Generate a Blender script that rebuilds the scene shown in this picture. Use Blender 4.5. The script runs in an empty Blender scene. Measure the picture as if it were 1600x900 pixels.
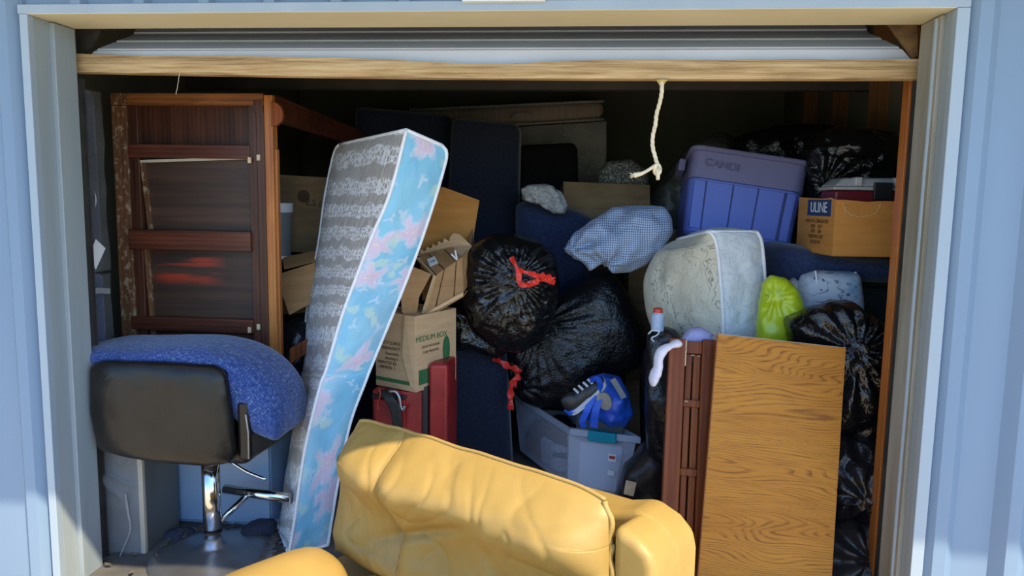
import bpy, bmesh, math, random
from mathutils import Vector, Matrix, noise
random.seed(7)
SC = bpy.context.scene
COL = SC.collection
# ------------------------------------------------------------------ camera
FPX = 1150.0
YAW, PIT, ROL, CX, CZ = 0.08897, 0.117957, 0.015935, 0.38388, 1.5
fw = Vector((-math.sin(YAW)*math.cos(PIT), math.cos(YAW)*math.cos(PIT), -math.sin(PIT)))
r0 = Vector((math.cos(YAW), math.sin(YAW), 0)); u0 = r0.cross(fw)
RX = r0*math.cos(ROL) + u0*math.sin(ROL); UX = -r0*math.sin(ROL) + u0*math.cos(ROL)
CAM = Vector((CX, 0, CZ))
cd = bpy.data.cameras.new('camera'); cam = bpy.data.objects.new('camera', cd); COL.objects.link(cam)
cd.sensor_width = 36; cd.lens = 36*FPX/1600; cd.clip_start = 0.05; cd.clip_end = 200
m = Matrix((RX, UX, -fw)).transposed().to_4x4(); m.translation = CAM
cam.matrix_world = m; SC.camera = cam
# ------------------------------------------------------------------ light
w = bpy.data.worlds.new('sky'); SC.world = w; w.use_nodes = True
wn = w.node_tree; bg = wn.nodes['Background']
sky = wn.nodes.new('ShaderNodeTexSky'); sky.sky_type = 'NISHITA'; sky.sun_disc = False
SUN = Vector((1.05, -1.0, 1.72)).normalized()          # towards the sun
sky.sun_elevation = math.asin(SUN.z); sky.sun_rotation = math.atan2(SUN.x, SUN.y)
sky.air_density = 1.0; sky.dust_density = 0.3; sky.ozone_density = 2.0
tint = wn.nodes.new('ShaderNodeMix'); tint.data_type = 'RGBA'; tint.blend_type = 'MULTIPLY'; tint.inputs[0].default_value = 1
tint.inputs[7].default_value = (.74, .93, 1.14, 1); wn.links.new(sky.outputs[0], tint.inputs[6])      # deep clear blue
wn.links.new(tint.outputs[2], bg.inputs[0]); bg.inputs[1].default_value = 0.27
sd = bpy.data.lights.new('sun', 'SUN'); sd.energy = 5.8; sd.angle = 0.009; sd.color = (1, .86, .62)
so = bpy.data.objects.new('sun', sd); COL.objects.link(so)
so.rotation_euler = SUN.to_track_quat('Z', 'Y').to_euler(); so.location = (3, -3, 6)
vs = SC.view_settings
vs.view_transform = 'Standard'; vs.look = 'None'; vs.exposure = 0.6; vs.gamma = 1; vs.use_curve_mapping = False

# ------------------------------------------------------------------ helpers
def at(px, py, Y):
    d = fw + RX*((px-800)/FPX) + UX*((450-py)/FPX)
    return CAM + d*(Y/d.y)
def onz(px, py, z=0.0):
    d = fw + RX*((px-800)/FPX) + UX*((450-py)/FPX)
    return CAM + d*((z-CZ)/d.z)
def frame(o, X, Y=None, Z=None):
    X = Vector(X).normalized()
    if Z is not None:
        Z = Vector(Z); Y = Z.cross(X).normalized(); Z = X.cross(Y).normalized()
    else:
        Y = Vector(Y); Z = X.cross(Y).normalized(); Y = Z.cross(X).normalized()
    m = Matrix((X, Y, Z)).transposed().to_4x4(); m.translation = Vector(o); return m
def fr(o, rz=0, rx=0, ry=0):
    return Matrix.Translation(Vector(o)) @ Matrix.Rotation(rz, 4, 'Z') @ Matrix.Rotation(ry, 4, 'Y') @ Matrix.Rotation(rx, 4, 'X')
def fbm(v, o=3):
    s = 0; a = 1
    for i in range(o):
        s += a*noise.noise(v); v = v*2.1 + Vector((3.1, 1.7, 5.3)); a *= .5
    return s
class MB:
    def __init__(s): s.v = []; s.f = []; s.uv = None
    def add(s, vs, fs, uv=None):
        n = len(s.v); s.v += [Vector(x) for x in vs]; s.f += [tuple(i+n for i in f) for f in fs]
        if uv is not None:
            if s.uv is None: s.uv = [(0, 0)]*n
            s.uv += uv
        elif s.uv is not None: s.uv += [(0, 0)]*len(vs)
        return s
    def box(s, c, sz, M=None):
        c = Vector(c); h = Vector(sz)/2
        vs = [Vector((x*h.x, y*h.y, z*h.z)) for x in (-1, 1) for y in (-1, 1) for z in (-1, 1)]
        vs = [(M @ v if M else v)+c for v in vs]
        return s.add(vs, [(0,1,3,2),(4,6,7,5),(0,4,5,1),(2,3,7,6),(0,2,6,4),(1,5,7,3)])
    def span(s, a, b):
        a = Vector(a); b = Vector(b); return s.box((a+b)/2, [abs(x) for x in (b-a)])
    def hexa(s, c8):   # bottom 4, top 4 in ring order
        return s.add(c8, [(3,2,1,0),(4,5,6,7),(0,1,5,4),(1,2,6,5),(2,3,7,6),(3,0,4,7)])
    def tube(s, pts, r, n=10, cap=True, flat=1.0):
        pts = [Vector(p) for p in pts]; k = len(pts)
        if not isinstance(r, (list, tuple)): r = [r]*k
        vs = []; prev = None
        for i, p in enumerate(pts):
            t = (pts[min(i+1, k-1)]-pts[max(i-1, 0)]).normalized()
            if prev is None:
                a = Vector((0, 0, 1)) if abs(t.z) < .9 else Vector((1, 0, 0)); nrm = t.cross(a).normalized()
            else:
                nrm = (prev - t*prev.dot(t)).normalized()
            prev = nrm; b = t.cross(nrm)
            for j in range(n):
                a = 2*math.pi*j/n
                vs.append(p + (nrm*math.cos(a) + b*math.sin(a)*flat)*r[i])
        fs = [(i*n+j, i*n+(j+1) % n, (i+1)*n+(j+1) % n, (i+1)*n+j) for i in range(k-1) for j in range(n)]
        if cap: fs += [tuple(range(n))[::-1], tuple((k-1)*n+j for j in range(n))]
        return s.add(vs, fs)
    def lathe(s, prof, n=32, M=None):
        vs = []; k = len(prof)
        for (r, z) in prof:
            for j in range(n):
                a = 2*math.pi*j/n; v = Vector((r*math.cos(a), r*math.sin(a), z)); vs.append(M @ v if M else v)
        fs = [(i*n+j, i*n+(j+1) % n, (i+1)*n+(j+1) % n, (i+1)*n+j) for i in range(k-1) for j in range(n)]
        fs += [tuple(range(n))[::-1], tuple((k-1)*n+j for j in range(n))]
        return s.add(vs, fs)
    def prism(s, poly, y0, y1, M=None):     # polygon in x,z extruded along y
        n = len(poly); vs = [Vector((x, y0, z)) for x, z in poly]+[Vector((x, y1, z)) for x, z in poly]
        if M: vs = [M @ v for v in vs]
        fs = [tuple(range(n)), tuple(range(2*n-1, n-1, -1))]+[(i, i+n, (i+1) % n+n, (i+1) % n) for i in range(n)]
        return s.add(vs, fs)
    def grid(s, fn, nu, nv, uv=True):
        vs = []; uvs = []
        for i in range(nu+1):
            for j in range(nv+1):
                vs.append(fn(i/nu, j/nv)); uvs.append((i/nu, j/nv))
        fs = [(i*(nv+1)+j, (i+1)*(nv+1)+j, (i+1)*(nv+1)+j+1, i*(nv+1)+j+1) for i in range(nu) for j in range(nv)]
        return s.add(vs, fs, uvs if uv else None)
    def ribbon(s, pts, wid, th=.002):
        # a flat strap following pts; wid: direction vector of its half width
        a = []
        for i, p in enumerate(pts):
            wv = Vector(wid[i] if isinstance(wid, list) else wid); p = Vector(p)
            t = (Vector(pts[min(i+1, len(pts)-1)])-Vector(pts[max(i-1, 0)])).normalized()
            n = t.cross(wv).normalized()*th
            a += [p-wv-n, p+wv-n, p+wv+n, p-wv+n]
        fs = [(i*4+j, i*4+(j+1) % 4, i*4+4+(j+1) % 4, i*4+4+j) for i in range(len(pts)-1) for j in range(4)]
        k = len(pts)*4-4
        return s.add(a, fs+[(3, 2, 1, 0), (k, k+1, k+2, k+3)])
def mesh_of(name, mb, mat):
    me = bpy.data.meshes.new(name); me.from_pydata([tuple(v) for v in mb.v], [], mb.f)
    if mb.uv:
        ul = me.uv_layers.new(name='UVMap')
        for l in me.loops: ul.data[l.index].uv = mb.uv[l.vertex_index]
    for mt in (mat if isinstance(mat, (list, tuple)) else [mat]): me.materials.append(mt)
    bm = bmesh.new(); bm.from_mesh(me); bmesh.ops.recalc_face_normals(bm, faces=bm.faces); bm.to_mesh(me); bm.free()
    me.update(); return me
def obj(name, mb, mat, parent=None, world=True, smooth=False, bevel=0, sub=0, F=None, seg=2):
    """F: mesh is given in the frame F (object takes it). world: vertices are world coordinates."""
    if F is None and world:
        if parent is not None:
            o_m = parent.matrix_world.copy()
            inv = o_m.inverted(); mb.v = [inv @ v for v in mb.v]; F = None
        else:
            xs = [v.x for v in mb.v]; ys = [v.y for v in mb.v]; zs = [v.z for v in mb.v]
            b = Vector(((min(xs)+max(xs))/2, (min(ys)+max(ys))/2, min(zs))); mb.v = [v-b for v in mb.v]
            F = Matrix.Translation(b)
    me = mesh_of(name, mb, mat)
    o = bpy.data.objects.new(name, me); COL.objects.link(o)
    if parent is not None:
        o.parent = parent
        if F is not None: o.matrix_basis = parent.matrix_world.inverted() @ F
        o.matrix_world = parent.matrix_world @ o.matrix_basis
    elif F is not None:
        o.matrix_basis = F; o.matrix_world = F
    if smooth:
        me.polygons.foreach_set('use_smooth', [True]*len(me.polygons))
    if bevel:
        b = o.modifiers.new('bevel', 'BEVEL'); b.width = bevel; b.segments = seg; b.limit_method = 'ANGLE'; b.angle_limit = .6
        me.polygons.foreach_set('use_smooth', [True]*len(me.polygons)); b.harden_normals = True
    if sub:
        b = o.modifiers.new('sub', 'SUBSURF'); b.levels = sub; b.render_levels = sub
    return o
def thing(name, label, cat, F, group=None):
    o = bpy.data.objects.new(name, None); COL.objects.link(o); o.empty_display_size = .1
    o.matrix_basis = F; o.matrix_world = F
    return tag(o, label, cat, group)
def tag(o, label=None, cat=None, group=None, kind=None):
    if label: o['label'] = label
    if cat: o['category'] = cat
    if group: o['group'] = group
    if kind: o['kind'] = kind
    return o
def struct(o, label=None, cat=None): return tag(o, label, cat, None, 'structure')
def text(s, size, F, mat, parent, name='lettering', ext=.0004, align='CENTER', sx=1):
    c = bpy.data.curves.new(name, 'FONT'); c.body = s; c.size = size; c.extrude = ext; c.align_x = align; c.align_y = 'CENTER'
    t = bpy.data.objects.new('tmp', c); COL.objects.link(t)
    dg = bpy.context.evaluated_depsgraph_get()
    me = bpy.data.meshes.new_from_object(t.evaluated_get(dg)); me.name = name
    bpy.data.objects.remove(t); me.materials.clear(); me.materials.append(mat)
    for v in me.vertices: v.co.x *= sx
    o = bpy.data.objects.new(name, me); COL.objects.link(o); o.parent = parent
    o.matrix_basis = parent.matrix_world.inverted() @ F
    o.matrix_world = F
    return o

# ------------------------------------------------------------------ materials
def newmat(name):
    mt = bpy.data.materials.new(name); mt.use_nodes = True; nt = mt.node_tree
    return mt, nt, nt.nodes['Principled BSDF']
def nd(nt, typ, ins=None, **at_):
    n = nt.nodes.new(typ)
    for k, v in at_.items(): setattr(n, k, v)
    for k, v in (ins or {}).items():
        if hasattr(v, 'is_output'): nt.links.new(v, n.inputs[k])
        else: n.inputs[k].default_value = v
    return n
def coord(nt, kind='Object', scale=(1, 1, 1), rot=(0, 0, 0)):
    tc = nd(nt, 'ShaderNodeTexCoord')
    mp = nd(nt, 'ShaderNodeMapping', {'Vector': tc.outputs[kind], 'Scale': scale, 'Rotation': rot})
    return mp.outputs[0]
def ramp(nt, fac, stops):
    r = nd(nt, 'ShaderNodeValToRGB', {'Fac': fac}); e = r.color_ramp.elements
    while len(e) < len(stops): e.new(.5)
    for i, (p, c) in enumerate(stops):
        e[i].position = p; e[i].color = (c if isinstance(c, (tuple, list)) else (c, c, c))[:3]+(1,) if not isinstance(c, (int, float)) else (c, c, c, 1)
    return r.outputs[0]
def mixc(nt, f, a, b, blend='MIX'):
    n = nd(nt, 'ShaderNodeMix', data_type='RGBA', blend_type=blend)
    for k, v in ((0, f), (6, a), (7, b)):
        if hasattr(v, 'is_output'): nt.links.new(v, n.inputs[k])
        elif k == 0: n.inputs[0].default_value = v
        else: n.inputs[k].default_value = tuple(v)[:3]+(1,)
    return n.outputs[2]
def math_(nt, op, a, b=0.0, c=None):
    n = nd(nt, 'ShaderNodeMath', operation=op)
    for i, v in enumerate((a, b) if c is None else (a, b, c)):
        if hasattr(v, 'is_output'): nt.links.new(v, n.inputs[i])
        else: n.inputs[i].default_value = v
    return n.outputs[0]
def noi(nt, vec, scale, detail=3, rough=.55, dist=0, typ='FBM'):
    return nd(nt, 'ShaderNodeTexNoise', {'Vector': vec, 'Scale': scale, 'Detail': detail, 'Roughness': rough, 'Distortion': dist}, noise_type=typ).outputs[0]
def bump(nt, bs, h, strength=.3, dist=.01):
    b = nd(nt, 'ShaderNodeBump', {'Height': h, 'Strength': strength, 'Distance': dist})
    nt.links.new(b.outputs[0], bs.inputs['Normal']); return b
def setp(bs, **k):
    for a, v in k.items():
        n = {'rough': 'Roughness', 'metal': 'Metallic', 'spec': 'Specular IOR Level', 'coat': 'Coat Weight', 'coatr': 'Coat Roughness',
             'sheen': 'Sheen Weight', 'trans': 'Transmission Weight', 'sss': 'Subsurface Weight', 'alpha': 'Alpha'}[a]
        bs.inputs[n].default_value = v
def var(name, c1, c2, scale=(6, 6, 6), lo=.35, hi=.65, detail=4, rough=.5, bs=None, bstr=.15, bd=.005, kind='Object', dist=0, **k):
    mt, nt, b = newmat(name); v = coord(nt, kind, scale)
    f = noi(nt, v, 1, detail, .6, dist)
    nt.links.new(ramp(nt, f, [(lo, c1), (hi, c2)]), b.inputs['Base Color'])
    setp(b, rough=rough, **k)
    if bs: bump(nt, b, noi(nt, coord(nt, kind, bs), 1, 3), bstr, bd)
    return mt
T = {}
T['siding'] = var('painted_siding', (.145, .215, .31), (.16, .235, .33), (3, 3, .5), rough=.42, spec=.4)
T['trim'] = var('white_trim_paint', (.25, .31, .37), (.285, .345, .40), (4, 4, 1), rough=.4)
T['header'] = var('header_paint', (.52, .475, .31), (.57, .525, .355), (2, 5, 5), rough=.5)
T['jamb'] = var('jamb_paint', (.22, .265, .29), (.275, .315, .33), (9, 9, .8), rough=.55, bs=(40, 40, 2), bstr=.1)
def m_crack():
    mt, nt, b = newmat('cracked_jamb_paint'); v = coord(nt, 'Object', (26, 26, 1.6))
    f = noi(nt, v, 1, 5, .65, .6, 'RIDGED_MULTIFRACTAL')
    base = ramp(nt, noi(nt, coord(nt, 'Object', (10, 10, 1)), 1, 4), [(.35, (.19, .175, .13)), (.6, (.29, .285, .25))])
    cr = ramp(nt, f, [(.80, 0.0), (.95, 1.0)])
    nt.links.new(mixc(nt, cr, base, (.16, .14, .11)), b.inputs['Base Color']); setp(b, rough=.7)
    bump(nt, b, math_(nt, 'SUBTRACT', 1.0, cr), .4, .004); return mt
T['crack'] = m_crack()
T['curtain'] = var('door_curtain_paint', (.42, .44, .49), (.48, .50, .55), (2, 6, 6), rough=.38, spec=.5)
def m_wood(name, c1, c2, c3, scale, axis='X', rough=.5, dist=3.0, coat=0, kind='Object', bstr=.1, wave=8, spots=None):
    mt, nt, b = newmat(name); v = coord(nt, kind, scale)
    n1 = noi(nt, v, 1, 5, .6, .4)
    wv = nd(nt, 'ShaderNodeTexWave', {'Vector': v, 'Scale': wave/10, 'Distortion': dist, 'Detail': 3, 'Detail Scale': 1.2}, bands_direction=axis).outputs[1]
    f = math_(nt, 'ADD', math_(nt, 'MULTIPLY', n1, .88), math_(nt, 'MULTIPLY', wv, .12))
    c = ramp(nt, f, [(.25, c1), (.5, c2), (.78, c3)])
    if spots:
        s = ramp(nt, noi(nt, coord(nt, kind, (38, 38, 26)), 1, 4, .65), [(.52, 0.0), (.62, 1.0)])
        c = mixc(nt, math_(nt, 'MULTIPLY', s, .8), c, spots)
    nt.links.new(c, b.inputs['Base Color']); setp(b, rough=rough, coat=coat, coatr=.2, spec=.25)
    bump(nt, b, f, bstr, .003); return mt
T['board'] = m_wood('weathered_pine', (.12, .065, .026), (.40, .265, .125), (.58, .45, .26), (3.5, 20, 75), 'Z', .75, 4, bstr=.3)
T['orange_wood'] = m_wood('orange_varnished_wood', (.22, .060, .013), (.38, .125, .026), (.50, .20, .05), (18, 18, 1.5), 'X', .4, 2, coat=.15)
T['red_wood_h'] = m_wood('dark_red_wood_across', (.030, .010, .006), (.085, .024, .012), (.16, .046, .020), (1.6, 14, 18), 'Z', .45, 2, coat=.12)
T['red_wood_v'] = m_wood('dark_red_wood_upright', (.022, .009, .006), (.058, .020, .011), (.11, .038, .019), (18, 14, 1.6), 'X', .45, 2, coat=.12)
T['worn_wood'] = m_wood('worn_brown_wood', (.05, .02, .01), (.13, .055, .025), (.22, .10, .045), (18, 14, 1.6), 'X', .55, 2, spots=(.33, .25, .16))
T['worn_wood_h'] = m_wood('worn_orange_brown_wood', (.07, .024, .009), (.20, .075, .024), (.40, .16, .045), (1.6, 14, 18), 'Z', .5, 3)
def m_panel():
    mt, nt, b = newmat('dark_panel_with_red_smears'); v = coord(nt, 'Object', (1.3, 8, 26))
    n1 = noi(nt, v, 1, 5, .65)
    c = ramp(nt, n1, [(.3, (.020, .011, .007)), (.7, (.070, .033, .019))])
    tc = nd(nt, 'ShaderNodeTexCoord'); sx = nd(nt, 'ShaderNodeSeparateXYZ', {'Vector': tc.outputs['Object']})
    def band(o, a, bb, s):   # soft window
        d = math_(nt, 'ABSOLUTE', math_(nt, 'SUBTRACT', o, a)); return ramp(nt, math_(nt, 'DIVIDE', d, bb), [(s, 1.0), (1.0, 0.0)])
    st = ramp(nt, noi(nt, coord(nt, 'Object', (2.5, 5, 22)), 1, 3, .5), [(.47, 0.0), (.58, 1.0)])
    mk = math_(nt, 'MULTIPLY', math_(nt, 'MULTIPLY', band(sx.outputs[0], .31, .19, .5), band(sx.outputs[2], .545, .085, .5)), st)
    c = mixc(nt, mk, c, (.32, .035, .012))
    nt.links.new(c, b.inputs['Base Color']); setp(b, rough=.5); return mt
T['smear'] = m_panel()
def m_oak():
    mt, nt, b = newmat('oak_laminate')
    n0 = noi(nt, coord(nt, 'Object', (.9, 1, 5.2)), 1.0, 2, .45, .25)
    tc = nd(nt, 'ShaderNodeTexCoord'); sx = nd(nt, 'ShaderNodeSeparateXYZ', {'Vector': tc.outputs['Object']})
    ph = math_(nt, 'ADD', math_(nt, 'MULTIPLY', n0, 5.5), math_(nt, 'MULTIPLY', sx.outputs[2], 11.0))
    ring = math_(nt, 'FRACT', math_(nt, 'MULTIPLY', ph, 7.5))
    lines = ramp(nt, ring, [(.0, .15), (.55, .0), (.86, 1.0), (.97, .9), (1.0, .15)])
    brk = ramp(nt, noi(nt, coord(nt, 'Object', (6, 1, 60)), 1, 3, .6), [(.38, .25), (.60, 1.0)])
    fine = noi(nt, coord(nt, 'Object', (9, 1, 240)), 1, 3, .6)
    base = ramp(nt, noi(nt, coord(nt, 'Object', (1.0, 1, 6)), 1, 3), [(.3, (.40, .150, .018)), (.7, (.54, .235, .032))])
    c = mixc(nt, math_(nt, 'MULTIPLY', math_(nt, 'MULTIPLY', lines, brk), .75), base, (.12, .042, .011))
    c = mixc(nt, ramp(nt, fine, [(.52, 0.0), (.75, .5)]), c, (.15, .06, .017))
    nt.links.new(c, b.inputs['Base Color']); setp(b, rough=.5, spec=.15); return mt
T['oak'] = m_oak()
T['cherry'] = m_wood('cherry_crib_wood', (.075, .015, .004), (.19, .046, .010), (.31, .092, .019), (16, 14, 1.2), 'X', .5, 2, coat=0)
T['chip'] = var('bare_chipped_wood', (.5, .36, .2), (.65, .5, .32), (30, 30, 30), rough=.8)
def m_denim(name, base, thread, f=1.0, bst=.25, kind='UV', sc=1.0):
    mt, nt, b = newmat(name)
    a = noi(nt, coord(nt, kind, (420*sc, 55*sc, 60*sc)), 1, 2, .5); c = noi(nt, coord(nt, kind, (55*sc, 420*sc, 240*sc)), 1, 2, .5)
    t = ramp(nt, math_(nt, 'MAXIMUM', a, c), [(.56, 0.0), (.74, 1.0)])
    big = noi(nt, coord(nt, kind, (5*sc, 5*sc, 5*sc)), 1, 3)
    t = math_(nt, 'MULTIPLY', t, math_(nt, 'MULTIPLY', big, 1.5*f))
    bc = ramp(nt, noi(nt, coord(nt, kind, (60*sc, 60*sc, 60*sc)), 1, 3), [(.3, tuple(x*.75 for x in base)), (.7, tuple(x*1.25 for x in base))])
    nt.links.new(mixc(nt, t, bc, thread), b.inputs['Base Color']); setp(b, rough=.9, sheen=.25, spec=.2)
    bump(nt, b, math_(nt, 'ADD', a, c), bst, .002); return mt
T['denim'] = m_denim('blue_denim', (.016, .042, .165), (.24, .32, .52), 1.15, .5)
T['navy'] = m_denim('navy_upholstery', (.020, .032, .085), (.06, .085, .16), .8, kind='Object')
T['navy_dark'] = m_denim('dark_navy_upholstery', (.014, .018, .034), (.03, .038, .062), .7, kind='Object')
def m_leather(name, c1, c2, rough, crease, bstr, cs=1.0):
    mt, nt, b = newmat(name)
    c = ramp(nt, noi(nt, coord(nt, 'Object', (5, 5, 5)), 1, 4), [(.3, c1), (.7, c2)])
    vo = nd(nt, 'ShaderNodeTexVoronoi', {'Vector': coord(nt, 'Object', (260, 260, 260)), 'Scale': 1.0}, feature='DISTANCE_TO_EDGE').outputs[0]
    cr = noi(nt, coord(nt, 'Object', (crease, crease, crease)), 1, 3, .5, .4)
    h = math_(nt, 'ADD', math_(nt, 'MULTIPLY', vo, .12), math_(nt, 'MULTIPLY', cr, 1.0))
    nt.links.new(c, b.inputs['Base Color']); setp(b, rough=rough, spec=.3); bump(nt, b, h, bstr, .01); return mt
T['yellow'] = m_leather('yellow_leather', (.295, .185, .048), (.35, .225, .064), .46, 9, .22)
T['yellow_pipe'] = m_leather('yellow_leather_piping', (.31, .19, .05), (.36, .23, .07), .5, 30, .2)
T['black_leather'] = m_leather('black_leatherette', (.007, .0065, .006), (.016, .014, .012), .27, 11, .2)
T['chrome'] = var('chrome', (.62, .62, .62), (.70, .70, .70), rough=.12, metal=1)
T['brushed'] = var('dull_steel', (.30, .30, .31), (.36, .36, .37), rough=.34, metal=.85)
T['steel'] = var('galvanised_track', (.20, .19, .18), (.34, .32, .29), (30, 30, 4), rough=.4, metal=.7)
T['dark_steel'] = var('dark_steel', (.03, .03, .03), (.06, .055, .05), (20, 20, 8), rough=.5, metal=.3)
T['brown_metal'] = var('rusty_brown_bracket', (.10, .055, .02), (.2, .11, .04), (20, 20, 20), rough=.6)
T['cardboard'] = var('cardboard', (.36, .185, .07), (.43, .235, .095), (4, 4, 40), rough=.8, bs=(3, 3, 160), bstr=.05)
T['cardboard_in'] = var('cardboard_orange', (.47, .19, .032), (.54, .235, .05), (4, 4, 30), rough=.8)
T['cardboard_pale'] = var('cardboard_tan', (.54, .335, .165), (.62, .40, .215), (4, 4, 30), rough=.8)
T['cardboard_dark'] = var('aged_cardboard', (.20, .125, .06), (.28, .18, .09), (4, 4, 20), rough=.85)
T['tape'] = var('clear_tape', (.40, .25, .12), (.44, .28, .14), rough=.25)
T['ink'] = var('black_ink', (.02, .018, .015), (.04, .035, .03), rough=.8)
T['brown_ink'] = var('brown_ink', (.07, .035, .015), (.1, .05, .02), rough=.8)
T['green_ink'] = var('green_ink', (.02, .11, .03), (.04, .15, .05), (30, 30, 30), rough=.8)
T['blue_ink'] = var('blue_ink', (.01, .035, .12), (.015, .05, .16), rough=.7)
T['marker'] = var('faded_marker', (.105, .10, .20), (.135, .128, .245), (60, 60, 60), rough=.7)
T['white_paper'] = var('white_label', (.68, .69, .70), (.76, .77, .78), rough=.6)
T['red_paint'] = var('scratched_red_paint', (.24, .012, .012), (.38, .022, .018), (8, 8, 8), rough=.4, spec=.5)
T['rope'] = var('cream_rope', (.58, .50, .33), (.70, .63, .47), (90, 90, 40), rough=.9, bs=(160, 160, 70), bstr=.5)
T['rope_yellow'] = var('stained_rope', (.40, .28, .06), (.52, .38, .12), (90, 90, 40), rough=.9)
T['concrete'] = var('dusty_concrete', (.065, .06, .055), (.12, .11, .10), (3, 3, 3), rough=.9, bs=(40, 40, 40))
T['gravel'] = var('sunny_gravel_drive', (.64, .53, .37), (.74, .63, .47), (14, 14, 14), rough=.95, bs=(60, 60, 60), bstr=.5)
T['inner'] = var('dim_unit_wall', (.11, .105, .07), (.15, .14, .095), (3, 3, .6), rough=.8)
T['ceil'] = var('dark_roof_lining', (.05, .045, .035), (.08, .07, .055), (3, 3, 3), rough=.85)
T['soffit'] = var('soffit_paint', (.55, .55, .55), (.62, .62, .62), rough=.6)
T['stud'] = m_wood('stud_pine', (.13, .06, .022), (.20, .095, .035), (.27, .14, .055), (18, 18, 1.5), 'X', .7, 3)
def m_bag(name, c, rough=.22, sc=1.0, bstr=.55, w=(.55, .28, .45)):
    mt, nt, b = newmat(name)
    v0 = coord(nt, 'Object', (sc, sc, sc))
    f1 = noi(nt, v0, 14, 4, .62, .9, 'RIDGED_MULTIFRACTAL')
    vo = nd(nt, 'ShaderNodeTexVoronoi', {'Vector': v0, 'Scale': 24.0}, feature='F1').outputs[0]
    f2 = noi(nt, v0, 75, 2, .5, .6)
    h = math_(nt, 'ADD', math_(nt, 'ADD', math_(nt, 'MULTIPLY', f1, w[0]), math_(nt, 'MULTIPLY', f2, w[1])), math_(nt, 'MULTIPLY', vo, w[2]))
    b.inputs['Base Color'].default_value = c+(1,); setp(b, rough=rough, spec=.55)
    bump(nt, b, h, bstr, .016); return mt
T['bag'] = m_bag('black_bag_film', (.006, .006, .0065), .17, 1.0, .85)
T['bag_fine'] = m_bag('black_bag_film_fine', (.007, .007, .008), .22, 1.3, .75, (.32, .40, .08))
T['bag_matte'] = m_bag('black_bag_film_dull', (.010, .009, .010), .30, .9, .75)
T['bag_brown'] = m_bag('dark_brown_bag_film', (.020, .016, .015), .40, .7, .45)
T['lime'] = m_bag('lime_bag_film', (.42, .52, .015), .3, .6, .3)
T['blue_bag'] = m_bag('blue_bag_film', (.015, .085, .50), .35, .8, .35)
T['grey_bag'] = m_bag('grey_cloudy_bag_film', (.10, .10, .09), .4, .9, .35)
T['red_tie'] = var('red_drawstring', (.62, .022, .012), (.75, .04, .02), rough=.35)
def m_clear(name, tint, lo, hi, sc, rough=.15, col=(.8, .85, .9)):
    mt, nt, b = newmat(name)
    f = noi(nt, coord(nt, 'Object', sc), 1, 4, .6, .8, 'RIDGED_MULTIFRACTAL')
    tr = nd(nt, 'ShaderNodeBsdfTransparent', {'Color': tint+(1,)})
    b.inputs['Base Color'].default_value = col+(1,); setp(b, rough=rough)
    bump(nt, b, f, .5, .01)
    mx = nd(nt, 'ShaderNodeMixShader', {0: ramp(nt, f, [(.3 if hi < .31 else .42, lo), (.95 if hi < .31 else .85, hi)]), 1: tr.outputs[0], 2: b.outputs[0]})
    nt.links.new(mx.outputs[0], nt.nodes['Material Output'].inputs[0]); return mt
T['film'] = m_clear('clear_stretch_film', (.96, .97, .98), .07, .85, (9, 9, 2.5), .12, (.75, .77, .8))
T['film_low'] = m_clear('clear_crumpled_film', (.95, .96, .97), .14, .9, (11, 11, 5), .12, (.62, .67, .74))
T['tote_clear'] = m_clear('clear_tote_plastic', (.93, .94, .98), .22, .30, (3, 3, 3), .2, (.92, .94, 1.0))
T['rim_clear'] = m_clear('frosted_tote_rim', (.9, .92, .97), .60, .70, (3, 3, 3), .3, (.55, .60, .70))
T['teal'] = var('teal_latch_plastic', (.0, .25, .33), (.0, .29, .37), rough=.35)
T['purple'] = var('blue_tote_plastic', (.12, .17, .54), (.135, .19, .60), (3, 3, 3), rough=.45, spec=.35)
T['purple_rim'] = var('dusty_violet_tote_rim', (.15, .145, .28), (.18, .175, .32), (3, 3, 3), rough=.5, spec=.35)
T['groove'] = var('dark_blue_groove', (.02, .03, .12), (.025, .035, .14), rough=.5)
T['white_panel'] = var('blue_lit_white_enamel', (.22, .32, .45), (.25, .35, .48), (2, 2, 2), rough=.35)  # white enamel; the blue light falling on it is put into this colour
T['grey_panel'] = var('grey_enamel', (.105, .10, .09), (.14, .135, .12), (3, 3, 1), rough=.5)
T['tan_edge'] = var('tan_edge_strip', (.40, .34, .24), (.48, .41, .30), (20, 20, 2), rough=.6)
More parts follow.
